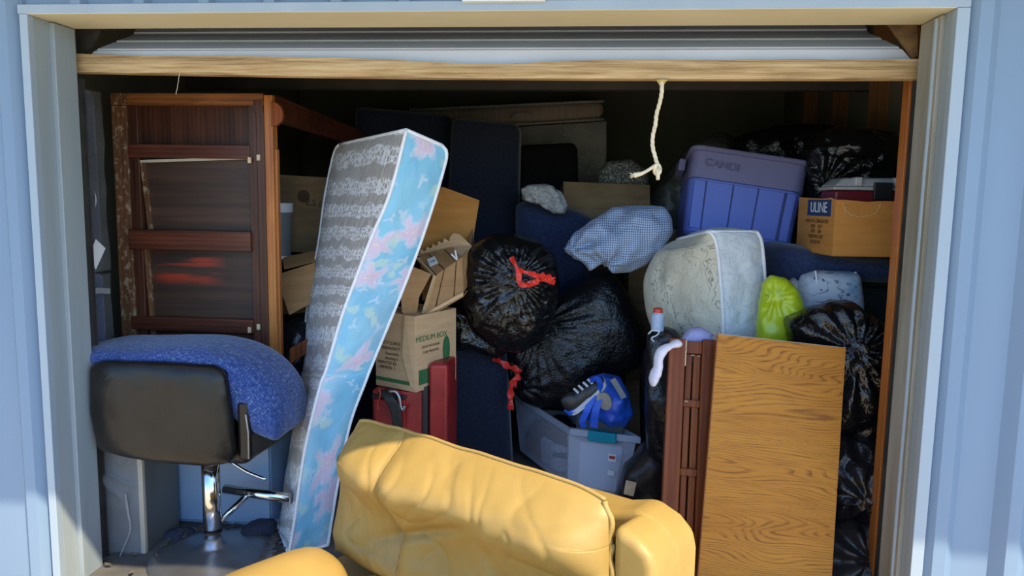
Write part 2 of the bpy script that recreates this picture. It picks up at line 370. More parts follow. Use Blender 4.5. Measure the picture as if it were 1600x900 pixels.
def m_quilt():
    mt, nt, b = newmat('grey_quilted_ticking'); tc = nd(nt, 'ShaderNodeTexCoord'); uv = tc.outputs['UV']
    s = nd(nt, 'ShaderNodeSeparateXYZ', {'Vector': uv})
    wob = noi(nt, coord(nt, 'UV', (6, 3, 1)), 1, 2)
    v = math_(nt, 'ADD', s.outputs[1], math_(nt, 'MULTIPLY', wob, .09))
    band = math_(nt, 'SINE', math_(nt, 'MULTIPLY', v, 2*math.pi/.105))
    bm_ = ramp(nt, math_(nt, 'ADD', math_(nt, 'MULTIPLY', band, .5), .5), [(.30, 0.0), (.45, 1.0)])
    vo = nd(nt, 'ShaderNodeTexVoronoi', {'Vector': coord(nt, 'UV', (40, 50, 1)), 'Scale': 1.0, 'Randomness': .6}, feature='DISTANCE_TO_EDGE').outputs[0]
    ln = ramp(nt, vo, [(.10, 1.0), (.20, 0.0)])
    vo2 = nd(nt, 'ShaderNodeTexVoronoi', {'Vector': coord(nt, 'UV', (22, 9, 1)), 'Scale': 1.0}, feature='DISTANCE_TO_EDGE').outputs[0]
    ln2 = math_(nt, 'MULTIPLY', ramp(nt, vo2, [(.03, 1.0), (.08, 0.0)]), .16)
    f = math_(nt, 'MAXIMUM', math_(nt, 'MULTIPLY', bm_, ln), ln2)
    base = ramp(nt, noi(nt, coord(nt, 'UV', (20, 9, 1)), 1, 3), [(.3, (.27, .25, .225)), (.7, (.38, .35, .315))])
    nt.links.new(mixc(nt, f, base, (.66, .66, .66)), b.inputs['Base Color']); setp(b, rough=.85, sheen=.2)
    h = math_(nt, 'ADD', noi(nt, coord(nt, 'UV', (24, 16, 1)), 1, 3), math_(nt, 'MULTIPLY', vo2, 1.2))
    bump(nt, b, h, .6, .012); return mt
T['quilt'] = m_quilt()
def m_bluefloral():
    mt, nt, b = newmat('blue_floral_satin')
    base = ramp(nt, noi(nt, coord(nt, 'UV', (5, 3, 1)), 1, 2), [(.35, (.14, .39, .55)), (.65, (.25, .52, .65))])
    def flowers(sc, n_pet, r0, amp, keep, rot):
        v = coord(nt, 'UV', (sc, sc*.92, 1), (0, 0, rot))
        wv = nd(nt, 'ShaderNodeVectorMath', {0: v, 1: nd(nt, 'ShaderNodeVectorMath', {0: nd(nt, 'ShaderNodeTexNoise', {'Vector': v, 'Scale': 3.0, 'Detail': 4.0}).outputs[1], 1: (.5, .5, 0)}, operation='MULTIPLY').outputs[0]}, operation='ADD').outputs[0]
        vo = nd(nt, 'ShaderNodeTexVoronoi', {'Vector': wv, 'Scale': 1.0, 'Randomness': .8}, voronoi_dimensions='2D')
        d = nd(nt, 'ShaderNodeVectorMath', {0: wv, 1: vo.outputs['Position']}, operation='SUBTRACT').outputs[0]
        sp = nd(nt, 'ShaderNodeSeparateXYZ', {'Vector': d}); cr = nd(nt, 'ShaderNodeSeparateColor', {'Color': vo.outputs['Color']})
        th = math_(nt, 'ADD', math_(nt, 'ARCTAN2', sp.outputs[1], sp.outputs[0]), math_(nt, 'MULTIPLY', cr.outputs[1], 6.28))
        pet = math_(nt, 'COSINE', math_(nt, 'MULTIPLY', th, n_pet))
        r = math_(nt, 'ADD', r0, math_(nt, 'MULTIPLY', pet, amp))
        q = math_(nt, 'DIVIDE', vo.outputs['Distance'], r)
        on = ramp(nt, cr.outputs[0], [(keep-.01, 0.0), (keep, 1.0)])
        return math_(nt, 'MULTIPLY', ramp(nt, q, [(.62, 1.0), (1.0, 0.0)]), on), q, pet
    m1, q1, p1 = flowers(5.2, 5.0, .40, .11, .25, .3)
    m2, q2, p2 = flowers(8.5, 2.0, .26, .20, .45, 1.1)
    m3, q3, p3 = flowers(13.0, 3.0, .24, .14, .55, 2.1)
    c = mixc(nt, math_(nt, 'MULTIPLY', m2, .75), base, (.42, .57, .50))
    c = mixc(nt, math_(nt, 'MULTIPLY', m3, .55), c, (.56, .60, .66))
    pc = ramp(nt, q1, [(.0, (.66, .62, .42)), (.14, (.66, .40, .50)), (.55, (.62, .47, .56)), (.85, (.60, .56, .62)), (.95, (.66, .62, .66))])
    c = mixc(nt, math_(nt, 'MULTIPLY', m1, .78), c, pc)
    vein = ramp(nt, math_(nt, 'ABSOLUTE', p1), [(.06, 1.0), (.2, 0.0)])
    c = mixc(nt, math_(nt, 'MULTIPLY', math_(nt, 'MULTIPLY', vein, m1), .5), c, (.70, .66, .70))
    st = noi(nt, coord(nt, 'UV', (3, 1.2, 5)), 1, 3)
    c = mixc(nt, ramp(nt, st, [(.50, 0.0), (.72, .5)]), c, (.50, .50, .48))
    nt.links.new(c, b.inputs['Base Color']); setp(b, rough=.45, sheen=.2, spec=.35)
    bump(nt, b, math_(nt, 'ADD', noi(nt, coord(nt, 'UV', (14, 7, 1)), 1, 3, .5, .6), math_(nt, 'MULTIPLY', q1, .12)), .55, .014); return mt
T['bluefloral'] = m_bluefloral()
T['piping'] = var('white_piping', (.66, .67, .68), (.74, .75, .76), (40, 40, 40), rough=.7)
T['ticking_white'] = var('faded_blue_white_ticking', (.45, .52, .60), (.58, .62, .66), (20, 20, 20), rough=.8, bs=(60, 60, 60), bstr=.3)
def m_cream(name, c1, c2, sq, kind='UV', s=1.0, amt=.75):
    mt, nt, b = newmat(name)
    base = ramp(nt, noi(nt, coord(nt, kind, (3, 3, 3)), 1, 3), [(.35, c1), (.65, c2)])
    r = noi(nt, coord(nt, kind, (20*s, 20*s, 20*s)), 1, 3, .5, 1.6)
    ln = ramp(nt, r, [(.47, 0.0), (.50, 1.0), (.53, 0.0)])
    pm = ramp(nt, noi(nt, coord(nt, kind, (6*s, 6*s, 6*s)), 1, 2), [(.47, 0.0), (.54, 1.0)])
    c = mixc(nt, math_(nt, 'MULTIPLY', math_(nt, 'MULTIPLY', ln, pm), amt), base, sq)
    nt.links.new(c, b.inputs['Base Color']); setp(b, rough=.7, sheen=.2)
    bump(nt, b, math_(nt, 'ADD', noi(nt, coord(nt, kind, (9*s, 9*s, 9*s)), 1, 4, .55, .7), math_(nt, 'MULTIPLY', ln, -.15)), .55, .02); return mt
T['cream'] = m_cream('cream_floral_ticking', (.46, .42, .31), (.60, .56, .44), (.15, .13, .10), amt=1.0)
T['cream_band'] = m_cream('pale_blue_white_border', (.50, .55, .58), (.64, .65, .64), (.42, .46, .52), s=.8, amt=.4)
T['old_quilt'] = m_cream('old_brown_quilting', (.19, .175, .15), (.27, .25, .21), (.42, .41, .38), 'Object', .8, .8)
T['old_band'] = var('old_tan_border', (.24, .185, .13), (.32, .25, .185), (60, 3, 3), rough=.8)
def m_check():
    mt, nt, b = newmat('blue_check_cotton'); tc = nd(nt, 'ShaderNodeTexCoord')
    s = nd(nt, 'ShaderNodeSeparateXYZ', {'Vector': coord(nt, 'UV', (1, 1, 1))})
    def ln(o, per, t): return ramp(nt, math_(nt, 'FRACT', math_(nt, 'DIVIDE', o, per)), [(t, 1.0), (t+.06, 0.0)])
    w_ = noi(nt, coord(nt, 'UV', (8, 8, 1)), 1, 2)
    sx = math_(nt, 'ADD', s.outputs[0], math_(nt, 'MULTIPLY', w_, .03)); sy = math_(nt, 'ADD', s.outputs[1], math_(nt, 'MULTIPLY', w_, .03))
    g = math_(nt, 'ADD', math_(nt, 'MULTIPLY', ln(sx, .011, .45), .5), math_(nt, 'MULTIPLY', ln(sy, .011, .45), .5))
    c = mixc(nt, g, (.36, .46, .62), (.07, .10, .19))
    nt.links.new(c, b.inputs['Base Color']); setp(b, rough=.8, sheen=.2)
    bump(nt, b, noi(nt, coord(nt, 'UV', (16, 16, 1)), 1, 3, .5, .8), .5, .02); return mt
T['check'] = m_check()
def m_vine():
    mt, nt, b = newmat('vine_print_cotton')
    r = noi(nt, coord(nt, 'UV', (9, 14, 1)), 1, 2, .5, 1.2)
    ln = ramp(nt, r, [(.485, 0.0), (.50, 1.0), (.515, 0.0)])
    vo = nd(nt, 'ShaderNodeTexVoronoi', {'Vector': coord(nt, 'UV', (26, 34, 1)), 'Scale': 1.0}, feature='F1').outputs[0]
    lf = math_(nt, 'MULTIPLY', ramp(nt, vo, [(.22, 1.0), (.28, 0.0)]), ramp(nt, noi(nt, coord(nt, 'UV', (12, 12, 4)), 1, 1), [(.5, 0.0), (.55, 1.0)]))
    base = ramp(nt, noi(nt, coord(nt, 'UV', (6, 6, 9)), 1, 2), [(.5, (.50, .55, .62)), (.68, (.20, .34, .50))])
    c = mixc(nt, math_(nt, 'MAXIMUM', ln, lf), base, (.10, .12, .19))
    nt.links.new(c, b.inputs['Base Color']); setp(b, rough=.75); return mt
T['vine'] = m_vine()
T['white_cloth'] = var('grey_white_speckled_cloth', (.30, .30, .30), (.46, .46, .46), (60, 60, 60), lo=.42, hi=.58, rough=.9, bs=(30, 30, 30), bstr=.5, bd=.01)
T['speckle'] = var('speckled_grey_cloth', (.06, .06, .05), (.30, .30, .27), (90, 90, 90), lo=.48, hi=.62, rough=.9)
T['lavender'] = var('lavender_knit', (.36, .34, .58), (.44, .42, .66), (60, 60, 60), rough=.95, bs=(120, 120, 120), bstr=.3)
T['pinkwhite'] = var('pinkish_white_knit', (.66, .60, .68), (.76, .70, .74), (40, 40, 40), rough=.95, bs=(120, 120, 120), bstr=.3)
T['blue_cloth'] = var('dusty_blue_cloth', (.025, .026, .04), (.06, .062, .10), (12, 12, 12), rough=.95, bs=(25, 25, 25), bstr=.5, bd=.02)
T['grey_lid'] = var('grey_white_plastic', (.42, .40, .37), (.48, .46, .43), (4, 4, 4), rough=.4)
T['dark_red'] = var('dark_red_plastic', (.17, .008, .012), (.22, .012, .016), (4, 4, 4), rough=.4)
T['black_plastic'] = var('black_plastic', (.012, .012, .012), (.02, .02, .02), rough=.45)
T['black_matte'] = var('black_cloth', (.006, .006, .006), (.010, .010, .010), (4, 4, 4), rough=.95, spec=.1)
T['grey_plastic'] = var('grey_green_bin_plastic', (.13, .145, .15), (.17, .185, .19), (4, 4, 4), rough=.4)
T['white_plastic'] = var('white_plastic', (.60, .62, .64), (.66, .68, .70), rough=.4)
T['dark_tote'] = var('charcoal_tote_plastic', (.035, .037, .036), (.05, .052, .05), (4, 4, 4), rough=.5)
T['red_plastic'] = var('red_plastic', (.45, .03, .015), (.55, .05, .02), rough=.4)
T['can'] = var('pale_blue_can', (.30, .38, .52), (.42, .48, .58), (60, 60, 60), rough=.35)
T['sole'] = var('tan_grey_sole', (.27, .24, .19), (.33, .30, .24), (60, 60, 60), rough=.8)
T['litter'] = var('dry_leaf_litter', (.05, .035, .02), (.16, .12, .08), (50, 50, 50), rough=.95)
T['rim_grey'] = var('mid_grey_cloth', (.2, .2, .2), (.26, .26, .26), rough=.9)

# ------------------------------------------------------------------ soft shapes
_ico = {}
def ico(sub):
    if sub not in _ico:
        bm = bmesh.new(); bmesh.ops.create_icosphere(bm, subdivisions=sub, radius=1)
        _ico[sub] = ([v.co.copy() for v in bm.verts], [tuple(v.index for v in f.verts) for f in bm.faces]); bm.free()
    return _ico[sub]
def blob(outline, Y, depth, sub=5, p=.75, q=.85, lump=.03, ls=4, crk=.008, cs=14, poles=(), back=None, seed=0, cpx=None, tilt=0.0, smooth_n=3, flatf=0, side=0.0):
    """a filled soft body: outline is the silhouette (photo pixels) at depth Y; depth = half thickness.
    poles: (px,py,count,amp,width) gathered knots; tilt: Y grows with height."""
    P = [at(x, y, Y) for x, y in outline]
    if cpx: c = at(cpx[0], cpx[1], Y)
    else: c = sum(P, Vector())/len(P)
    N = 240; R = []
    for k in range(N):
        a = 2*math.pi*k/N; dx, dz = math.cos(a), math.sin(a); best = .02
        for i in range(len(P)):
            A = P[i]-c; B = P[(i+1) % len(P)]-c
            ex, ez = B.x-A.x, B.z-A.z; den = dx*ez-dz*ex
            if abs(den) < 1e-9: continue
            t = (A.x*ez-A.z*ex)/den; s_ = (A.x*dz-A.z*dx)/den
            if t > 0 and -1e-6 <= s_ <= 1+1e-6: best = max(best, t)
        R.append(best)
    for _ in range(smooth_n): R = [(R[i-1]+2*R[i]+R[(i+1) % N])/4 for i in range(N)]
    off = Vector((seed*7.3, seed*3.1, seed*1.7)); mb = MB(); vs, fs = ico(sub); out = []; uvs = []
    for d in vs:
        s_ = math.hypot(d.x, d.z); a = math.atan2(d.z, d.x) % (2*math.pi)
        k = a/(2*math.pi)*N; i = int(k) % N; f = k-int(k); r = R[i]*(1-f)+R[(i+1) % N]*f
        sp = s_**p; dd = (back if (back and d.y > 0) else depth)
        yy = math.copysign(abs(d.y)**q, d.y)*dd
        pos = Vector((c.x+math.cos(a)*r*sp, Y+yy, c.z+math.sin(a)*r*sp))
        rr = Vector((pos.x, pos.y, pos.z))+off
        dn = Vector((d.x/max(.2, 1), d.y*1.3, d.z)).normalized()
        h = lump*fbm(rr*ls, 2)
        if crk: h += crk*(1-2*abs(noise.noise(rr*cs)))*1.0 + crk*.6*noise.noise(rr*cs*2.3)
        for (qx, qz, cnt, amp, wd) in poles:
            ddx, ddz = pos.x-qx, pos.z-qz; dist = math.hypot(ddx, ddz)
            if d.y < .3:
                g = math.exp(-(dist/wd)**2); th = math.atan2(ddz, ddx)
                h += amp*g*math.sin(cnt*th+3*noise.noise(rr*3))*min(1, dist/(wd*.25)) - .0*g
        edge = 1-.75*(s_**6)
        pos += dn*h*edge
        pos.y += tilt*(pos.z-c.z) + side*(pos.x-c.x)
        out.append(pos); uvs.append((pos.x, pos.z))
    mb.add(out, fs, uvs); return mb
def pole(px, py, Y, cnt=14, amp=.012, wd=.15):
    v = at(px, py, Y); return (v.x, v.z, cnt, amp, wd)
def cat(pts, n):       # Catmull-Rom through points
    pts = [Vector(p) for p in pts]; out = []
    k = len(pts)-1
    for i in range(n+1):
        t = i/n*k; j = min(int(t), k-1); f = t-j
        p0 = pts[max(j-1, 0)]; p1 = pts[j]; p2 = pts[j+1]; p3 = pts[min(j+2, k)]
        out.append(.5*((2*p1)+(p2-p0)*f+(2*p0-5*p1+4*p2-p3)*f*f+(3*p1-p0-3*p2+p3)*f**3))
    return out
# ================================================================== SETTING
DF, DB, HW, ZT = 2.46, 2.68, 1.525, 2.112
def boxo(name, a, b, mat, parent=None, bevel=0):
    return obj(name, MB().span(a, b), mat, parent, bevel=bevel)
struct(boxo('ground', (-9, -7, -.25), (9, 2.46, -.02), T['gravel']))
struct(boxo('floor', (-2.4, 2.46, -.25), (2.4, 6.4, 0), T['concrete']))
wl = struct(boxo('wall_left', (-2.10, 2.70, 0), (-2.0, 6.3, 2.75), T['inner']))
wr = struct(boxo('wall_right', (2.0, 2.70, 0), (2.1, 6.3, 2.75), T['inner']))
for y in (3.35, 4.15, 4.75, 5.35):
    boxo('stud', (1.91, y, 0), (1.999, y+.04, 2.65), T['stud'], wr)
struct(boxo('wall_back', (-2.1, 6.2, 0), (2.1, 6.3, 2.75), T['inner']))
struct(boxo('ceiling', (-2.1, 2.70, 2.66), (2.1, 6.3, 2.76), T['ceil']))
cb = struct(boxo('trim_7', (-2.0, 4.35, 2.14), (2.0, 4.42, 2.42), T['ceil']), 'dark roof beam across the back of the unit')
eave = struct(boxo('eave', (-8, 1.105, 2.715), (8, 2.60, 2.80), T['soffit']), 'projecting eave over the storage unit wall')
wf = bpy.data.objects.new('wall_front', None); COL.objects.link(wf); wf.location = (0, 2.49, 0)
wf.matrix_world = Matrix.Translation((0, 2.49, 0)); struct(wf, 'pale blue ribbed metal siding around the open doorway', 'wall')
RIB = .2286; X0 = at(218, 5, 2.47).x
def sheet(xa, xb, za, zb, X0=X0, RIB=RIB, hh=.02, w1=.034, w2=.017):
    prof = []
    k0 = math.floor((xa-X0)/RIB)-1; k1 = math.ceil((xb-X0)/RIB)+1
    for k in range(k0, k1+1):
        c = X0+k*RIB
        for dx, dy in ((-w1, 0), (-w2, -hh), (w2, -hh), (w1, 0)):
            prof.append((c+dx, dy))
    def yat(x):
        for (a, b), (c, d) in zip(prof, prof[1:]):
            if a <= x <= c: return b+(d-b)*(x-a)/max(1e-6, c-a)
        return 0
    pr_ = [(xa, yat(xa))]+[p for p in prof if xa < p[0] < xb]+[(xb, yat(xb))]
    mb = MB(); n = len(pr_)
    for z in (za, zb):
        mb.v += [Vector((x, 2.49+y, z)) for x, y in pr_]
    for z in (za, zb):
        mb.v += [Vector((x, 2.50, z)) for x, y in pr_]
    mb.f = [(i, i+1, n+i+1, n+i) for i in range(n-1)]+[(2*n+i+1, 2*n+i, 3*n+i, 3*n+i+1) for i in range(n-1)]
    return mb
obj('siding_sheet', sheet(-6, -HW-.03, -.02, 2.72, at(16, 200, 2.47).x, .305, .032, .05, .02), T['siding'], wf)
obj('siding_sheet', sheet(HW+.035, 6, -.02, 2.72, at(1607, 600, 2.46).x, .2286, .034, .056, .02), T['siding'], wf)
obj('siding_sheet', sheet(-HW-.03, HW+.035, ZT+.028, 2.72, X0, RIB, .026, .030, .018), T['siding'], wf)
for a, b in (((-6, 2.505, 0), (-HW-.02, 2.68, 2.715)), ((HW+.02, 2.505, 0), (6, 2.68, 2.715)), ((-HW-.02, 2.505, ZT+.02), (HW+.02, 2.68, 2.715))):
    boxo('wall_core', a, b, T['inner'], wf)
for px, py in ((13, 142), (30, 447), (48, 735), (1523, 143), (1493, 498), (1469, 765)):
    c = at(px, py, 2.478); c.y = 2.4895 if abs(c.x) > 1.62 else 2.486
    obj('screw', MB().lathe([(.0001, -.004), (.004, -.004), (.006, 0)], 10, Matrix.Translation(c) @ Matrix.Rotation(math.pi/2, 4, 'X').inverted()), T['steel'], wf)
# trims round the opening
struct(boxo('trim_1', (-HW-.035, DF, ZT), (HW+.04, DF+.028, ZT+.032), T['trim'], bevel=.003), 'white metal trim over the doorway')
struct(boxo('trim_2', (-HW-.03, DF, -.02), (-HW, DF+.03, ZT), T['trim'], bevel=.003), 'white metal trim on the left of the doorway')
struct(boxo('trim_3', (HW, DF, -.02), (HW+.04, DF+.03, ZT), T['trim'], bevel=.003), 'white metal trim on the right of the doorway')
struct(boxo('trim_4', (-HW, DF+.002, ZT-.001), (HW, DB, ZT+.022), T['header']), 'cream painted header soffit of the doorway')
jl = struct(boxo('trim_5', (-HW-.022, DF+.03, 0), (-HW-.001, DB, ZT), T['jamb'], bevel=.002), 'grey painted left door jamb')
boxo('cover_strip', (-HW-.002, DF+.105, 0), (-HW+.018, DB, ZT-.004), T['jamb'], jl, .003)
obj('screw', MB().lathe([(.0001, .006), (.006, .003), (.007, 0)], 10, Matrix.Translation(at(97, 412, DF+.12)*0+Vector((-HW+.013, DF+.13, at(97, 412, DF+.13).z))) @ Matrix.Rotation(math.pi/2, 4, 'Y')), T['trim'], jl)
jr = struct(boxo('trim_6', (HW+.001, DF+.03, 0), (HW+.022, DB, ZT), T['jamb'], bevel=.002), 'cracked painted right door jamb')
boxo('cover_board', (HW-.012, DF+.075, 0), (HW+.002, DB-.002, ZT-.004), T['crack'], jr, .003)
def bead(u, v):
    z = u*(ZT-.01); return Vector((HW-.012-.006*math.sin(math.pi*v), DF+.095+.022*v+.004*noise.noise(Vector((z*3, 1, 1))), z))
obj('filler_bead', MB().grid(bead, 60, 6), T['trim'], jr, smooth=True)
# roll-up door
dr = bpy.data.objects.new('door_1', None); COL.objects.link(dr); dr.matrix_basis = Matrix.Translation((0, 2.75, 1.94)); dr.matrix_world = dr.matrix_basis
struct(dr, 'rolled up white metal door with a rough wooden bottom board')
prof = [(2.770, 1.985), (2.752, 1.992), (2.749, 2.044), (2.758, 2.049), (2.755, 2.054), (2.80, 2.086), (2.812, 2.089), (2.808, 2.095), (2.87, 2.132), (2.882, 2.135), (2.878, 2.142), (2.94, 2.19), (3.0, 2.28)]
def curt(u, v):
    k = v*(len(prof)-1); i = min(int(k), len(prof)-2); f = k-i
    y = prof[i][0]*(1-f)+prof[i+1][0]*f; z = prof[i][1]*(1-f)+prof[i+1][1]*f
    t = max(0, min(1, (z-2.0)/.12)); xl = -1.53+.13*t; xr = 1.53-.12*t
    return Vector((xl+(xr-xl)*u, y, z))
obj('curtain', MB().grid(curt, 24, (len(prof)-1)*3), T['curtain'], dr, smooth=False)
mb = MB(); n = 90
zl, zr = at(115, 113, 2.73).z, at(1440, 124, 2.73).z
for i in range(n+1):
    u = i/n; x = -1.56+3.115*u; px = 115+1325*u
    zb = zl+(zr-zl)*u - .010*math.sin(math.pi*u)
    sag = .017*math.exp(-((px-790)/115)**2)
    th = .067+.004*noise.noise(Vector((x*2, 3, 0)))+.0025*noise.noise(Vector((x*14, 5, 0)))-sag-(.02 if u < .02 else 0)*0
    y0 = 2.722+.003*noise.noise(Vector((x*5, 7, 0)))
    mb.v += [Vector((x, y0, zb)), Vector((x, y0-.004, zb+th*.5)), Vector((x, y0, zb+th)), Vector((x, y0+.045, zb+th)), Vector((x, y0+.045, zb))]
for i in range(n):
    for j in range(5): mb.f.append((i*5+j, i*5+(j+1) % 5, i*5+5+(j+1) % 5, i*5+5+j))
mb.f += [(0, 1, 2, 3, 4), tuple(n*5+j for j in (4, 3, 2, 1, 0))]
obj('bottom_board', mb, T['board'], dr)
obj('bracket', MB().prism([(1.40, 2.16), (1.52, 2.16), (1.535, 2.02), (1.52, 2.01)], 2.735, 2.745), T['brown_metal'], dr)
obj('bracket', MB().prism([(-1.56, 2.13), (-1.46, 2.13), (-1.50, 2.06), (-1.56, 2.02)], 2.76, 2.77), T['dark_steel'], dr)
for s in (-1, 1):
    t = MB()
    t.span((s*1.524, 2.685, 0), (s*1.56, 2.689, 1.94)); t.span((s*1.545, 2.69, 0), (s*1.55, 2.76, 1.94)); t.span((s*1.535, 2.757, 0), (s*1.56, 2.761, 1.94))
    obj('track', t, T['dark_steel'], dr)
thr = [at(281, 114, 2.72)]
for k in range(8): thr.append(thr[-1]+Vector((random.uniform(-.004, .003), -.001, -.010)))
obj('loose_thread', MB().tube(thr, .0009, 5), T['rope'], dr)
# wooden post inside the right jamb
o = boxo('wooden_post', (at(1409, 300, 2.80).x, 2.80, 0), (at(1409, 300, 2.80).x+.055, 2.86, 2.3), T['orange_wood'], bevel=.003)
tag(o, 'upright orange wooden post just inside the right door jamb', 'post')
# sign at the top edge of the picture
a = at(725, 3, 2.455); b = at(850, 2, 2.455)
sg = thing('wall_sign', 'white wall plate above the doorway cut by the picture top', 'sign', Matrix.Translation(((a.x+b.x)/2, 2.46, a.z)))
boxo('plate', (a.x, 2.452, a.z), (b.x, 2.466, a.z+.13), T['white_plastic'], sg, .003)
boxo('lower_lip', (a.x-.004, 2.44, a.z-.002), (b.x+.004, 2.468, a.z+.005), T['white_plastic'], sg, .001)

# ================================================================== pull rope
Yr = 2.715
pts = [at(x, y, Yr) for x, y in ((1034, 127), (1034, 143), (1031, 160), (1026, 178), (1024, 195), (1020, 213), (1020, 230), (1024, 246), (1027, 257))]
rp = thing('pull_rope', 'frayed cream pull rope hanging from the door board', 'rope', Matrix.Translation(at(1025, 281, Yr)))
path = cat(pts, 60); mb = MB()
for s in range(3):   # three twisted strands
    q = []
    for i, p in enumerate(path):
        a = i*.55+s*2.094; q.append(p+Vector((math.cos(a)*.0036, math.sin(a)*.0036, 0)))
    mb.tube(q, .0043, 7)
obj('cord', mb, T['rope'], rp, smooth=True)
obj('knot_collar', MB().lathe([(.024, .0), (.016, -.006), (.010, -.014), (.008, -.02)], 14, Matrix.Translation(at(1034, 125, Yr+.005)) @ Matrix.Scale(.6, 4, (0, 1, 0))), T['rope_yellow'], rp, smooth=True)
mb = MB(); c = at(1027, 262, Yr)
lp = [c+Vector((math.cos(a)*.010, math.sin(2*a)*.006-.003, math.sin(a)*.017-.006)) for a in [i*2*math.pi/24 for i in range(25)]]
mb.tube(lp, .0068, 7); mb.tube([at(1026, 262, Yr), at(1028, 270, Yr-.004), at(1028, 281, Yr)], [.008, .0085, .0065], 8)
obj('knot', mb, T['rope'], rp, smooth=True)
mb = MB(); tl = cat([at(1024, 258, Yr), at(1014, 265, Yr-.01), at(1003, 271, Yr-.012), at(990, 274, Yr-.01)], 14)
mb.tube(tl, [.006]*9+[.0065, .0075, .0085, .009, .010, .009], 8)
for k in range(9):
    e = tl[-2]; mb.tube([e, e+Vector((-.012-.008*random.random(), random.uniform(-.006, .006), random.uniform(-.012, .010)))], [.003, .001], 5)
obj('frayed_tail', mb, T['rope'], rp, smooth=True)

# ================================================================== YELLOW ARMCHAIR
sL = at(575, 645, 2.5); sR = at(975, 770, 1.9)
SF = frame((sL.x, sL.y, 0), (sR.x-sL.x, sR.y-sL.y, 0), Z=(0, 0, 1))
CW = (Vector((sR.x, sR.y, 0))-Vector((sL.x, sL.y, 0))).length      # cushion width
sofa = thing('armchair', 'wide yellow leather armchair in front of the doorway', 'armchair', SF)
def lobj(name, mb, mat, parent=sofa, **k):   # local-frame part
    return obj(name, mb, mat, parent, F=(parent.matrix_world), world=False, **k)
ZTOP = .745; ZB = .25
def cush(side):
    def fn(u, v):
        uu = 2*u-1; vv = 2*v-1
        z = ZB+(ZTOP-ZB)*v
        xl = -.06+.06*max(0, v-.15)/.85 if v > .15 else -.06*(.75+.25*v/.15)
        if v > .8: xl = max(xl, -.03)+.03*((v-.8)/.2)**2
        xr = CW-.0+.05*(1-v) - .02*max(0, (v-.93)/.07)
        x = xl+(xr-xl)*u
        e = (1-abs(uu)**5)**.5*(1-abs(vv)**(3.2 if vv > 0 else 6))**.55
        th = ((.05+.105*math.exp(-((v-.76)/.22)**2)+.02*math.exp(-((v-.12)/.14)**2)) if side < 0 else .06)*e
        lean = .05*(v-1)*1.0
        y = -.06+lean*-1*-1 + side*th
        if side < 0:
            sx = .275+.05*(1-v)       # vertical seam
            dxs = (x-sx)
            y += (.022*math.exp(-(dxs/.045)**2)+.020*math.exp(-(dxs/.012)**2))*e*min(1, v*2.2)
            y += -.012*math.exp(-((dxs-.07)/.06)**2)*e
            # pleats hanging from the top piping and slumping folds
            w1 = Vector((x*13+z*5, z*3.0, 2.3)); y += -.009*noise.noise(w1)*e*(.25+.75*v)
            fd = noise.noise(Vector((x*3.2-z*4.2, x*2.2+z*3.4, 9.1))); y += -.020*fd*e
            rg = 1-abs(noise.noise(Vector((x*4.0-z*6.5, x*3+z*5, 4.4)))*2); y += .008*max(0, rg)**4*e
            rg = 1-abs(noise.noise(Vector((x*11+z*3+2.0*noise.noise(Vector((x*3, z*4, 1))), z*3.5-x*1.5, 8.4)))*2.4); y += .008*max(0, rg)**5*e*(.35+.65*math.exp(-((v-.85)/.25)**2)+.5*math.exp(-((x-sx)/.16)**2))
            y += .022*math.exp(-((x-.42-(v-.45)*1.1)/.05)**2-((v-.48)/.2)**2)*e
            y += .018*math.exp(-((x-.80+(v-.3)*.35)/.035)**2-((v-.3)/.22)**2)*e
        zz = z + (.006*noise.noise(Vector((x*9, 0, 0))) if v > .9 else 0) - .02*abs(uu)**8*(vv > .5)
        return Vector((x, y, zz))
    return fn
mb = MB(); mb.grid(cush(-1), 150, 80); mb.grid(cush(1), 40, 20)
bc = lobj('back_cushion', mb, T['yellow'], smooth=True)
f1 = cush(-1)
def pipe(pts, r, parent, name='piping'):
    return lobj(name, MB().tube(pts, r, 8), T['yellow_pipe'], parent, smooth=True) if False else obj(name, MB().tube([SF @ Vector(p) for p in pts], r, 8), T['yellow_pipe'], parent, smooth=True)
pipe([f1(u/80, 1.0)+Vector((0, 0, .002)) for u in range(81)], .006, bc)
pipe([f1(1.0, v/40)+Vector((.004*math.sin(v*1.1), -.004, 0)) for v in range(41)], .008, bc)
pipe([f1(0, v/30) for v in range(31)], .005, bc)
# seam strip with its little open loop at the bottom
sm = []
for k in range(31):
    v = .06+.93*k/30; zz = ZB+(ZTOP-ZB)*v; xx = .275+.05*(1-v)
    best = min((abs(f1(u/200, v).x-xx), u) for u in range(40, 110))[1]
    sm.append(f1(best/200, v)+Vector((0, -.001, 0)))
pipe(sm, .0028, bc, 'seam')
# frame behind and to the right
def rbox(x0, x1, y0, y1, z0, z1): return MB().span((x0, y0, z0), (x1, y1, z1))
def bframe():
    mb = MB(); poly = [(-.06, .10), (CW+.15, .10), (CW+.15, .58), (CW+.14, .625), (CW+.10, .66), (CW+.03, .685), (CW-.05, .66), (.05, .64), (-.05, .58)]
    mb.prism(poly, .02, .15); return mb
lobj('back_frame', bframe(), T['yellow'], bevel=.025, seg=4)
lobj('wing_pad', MB().prism([(CW+.02, .30), (CW+.147, .30), (CW+.145, .60), (CW+.13, .635), (CW+.09, .662), (CW+.02, .682)], -.09, .06), T['yellow'], bevel=.03, seg=4)
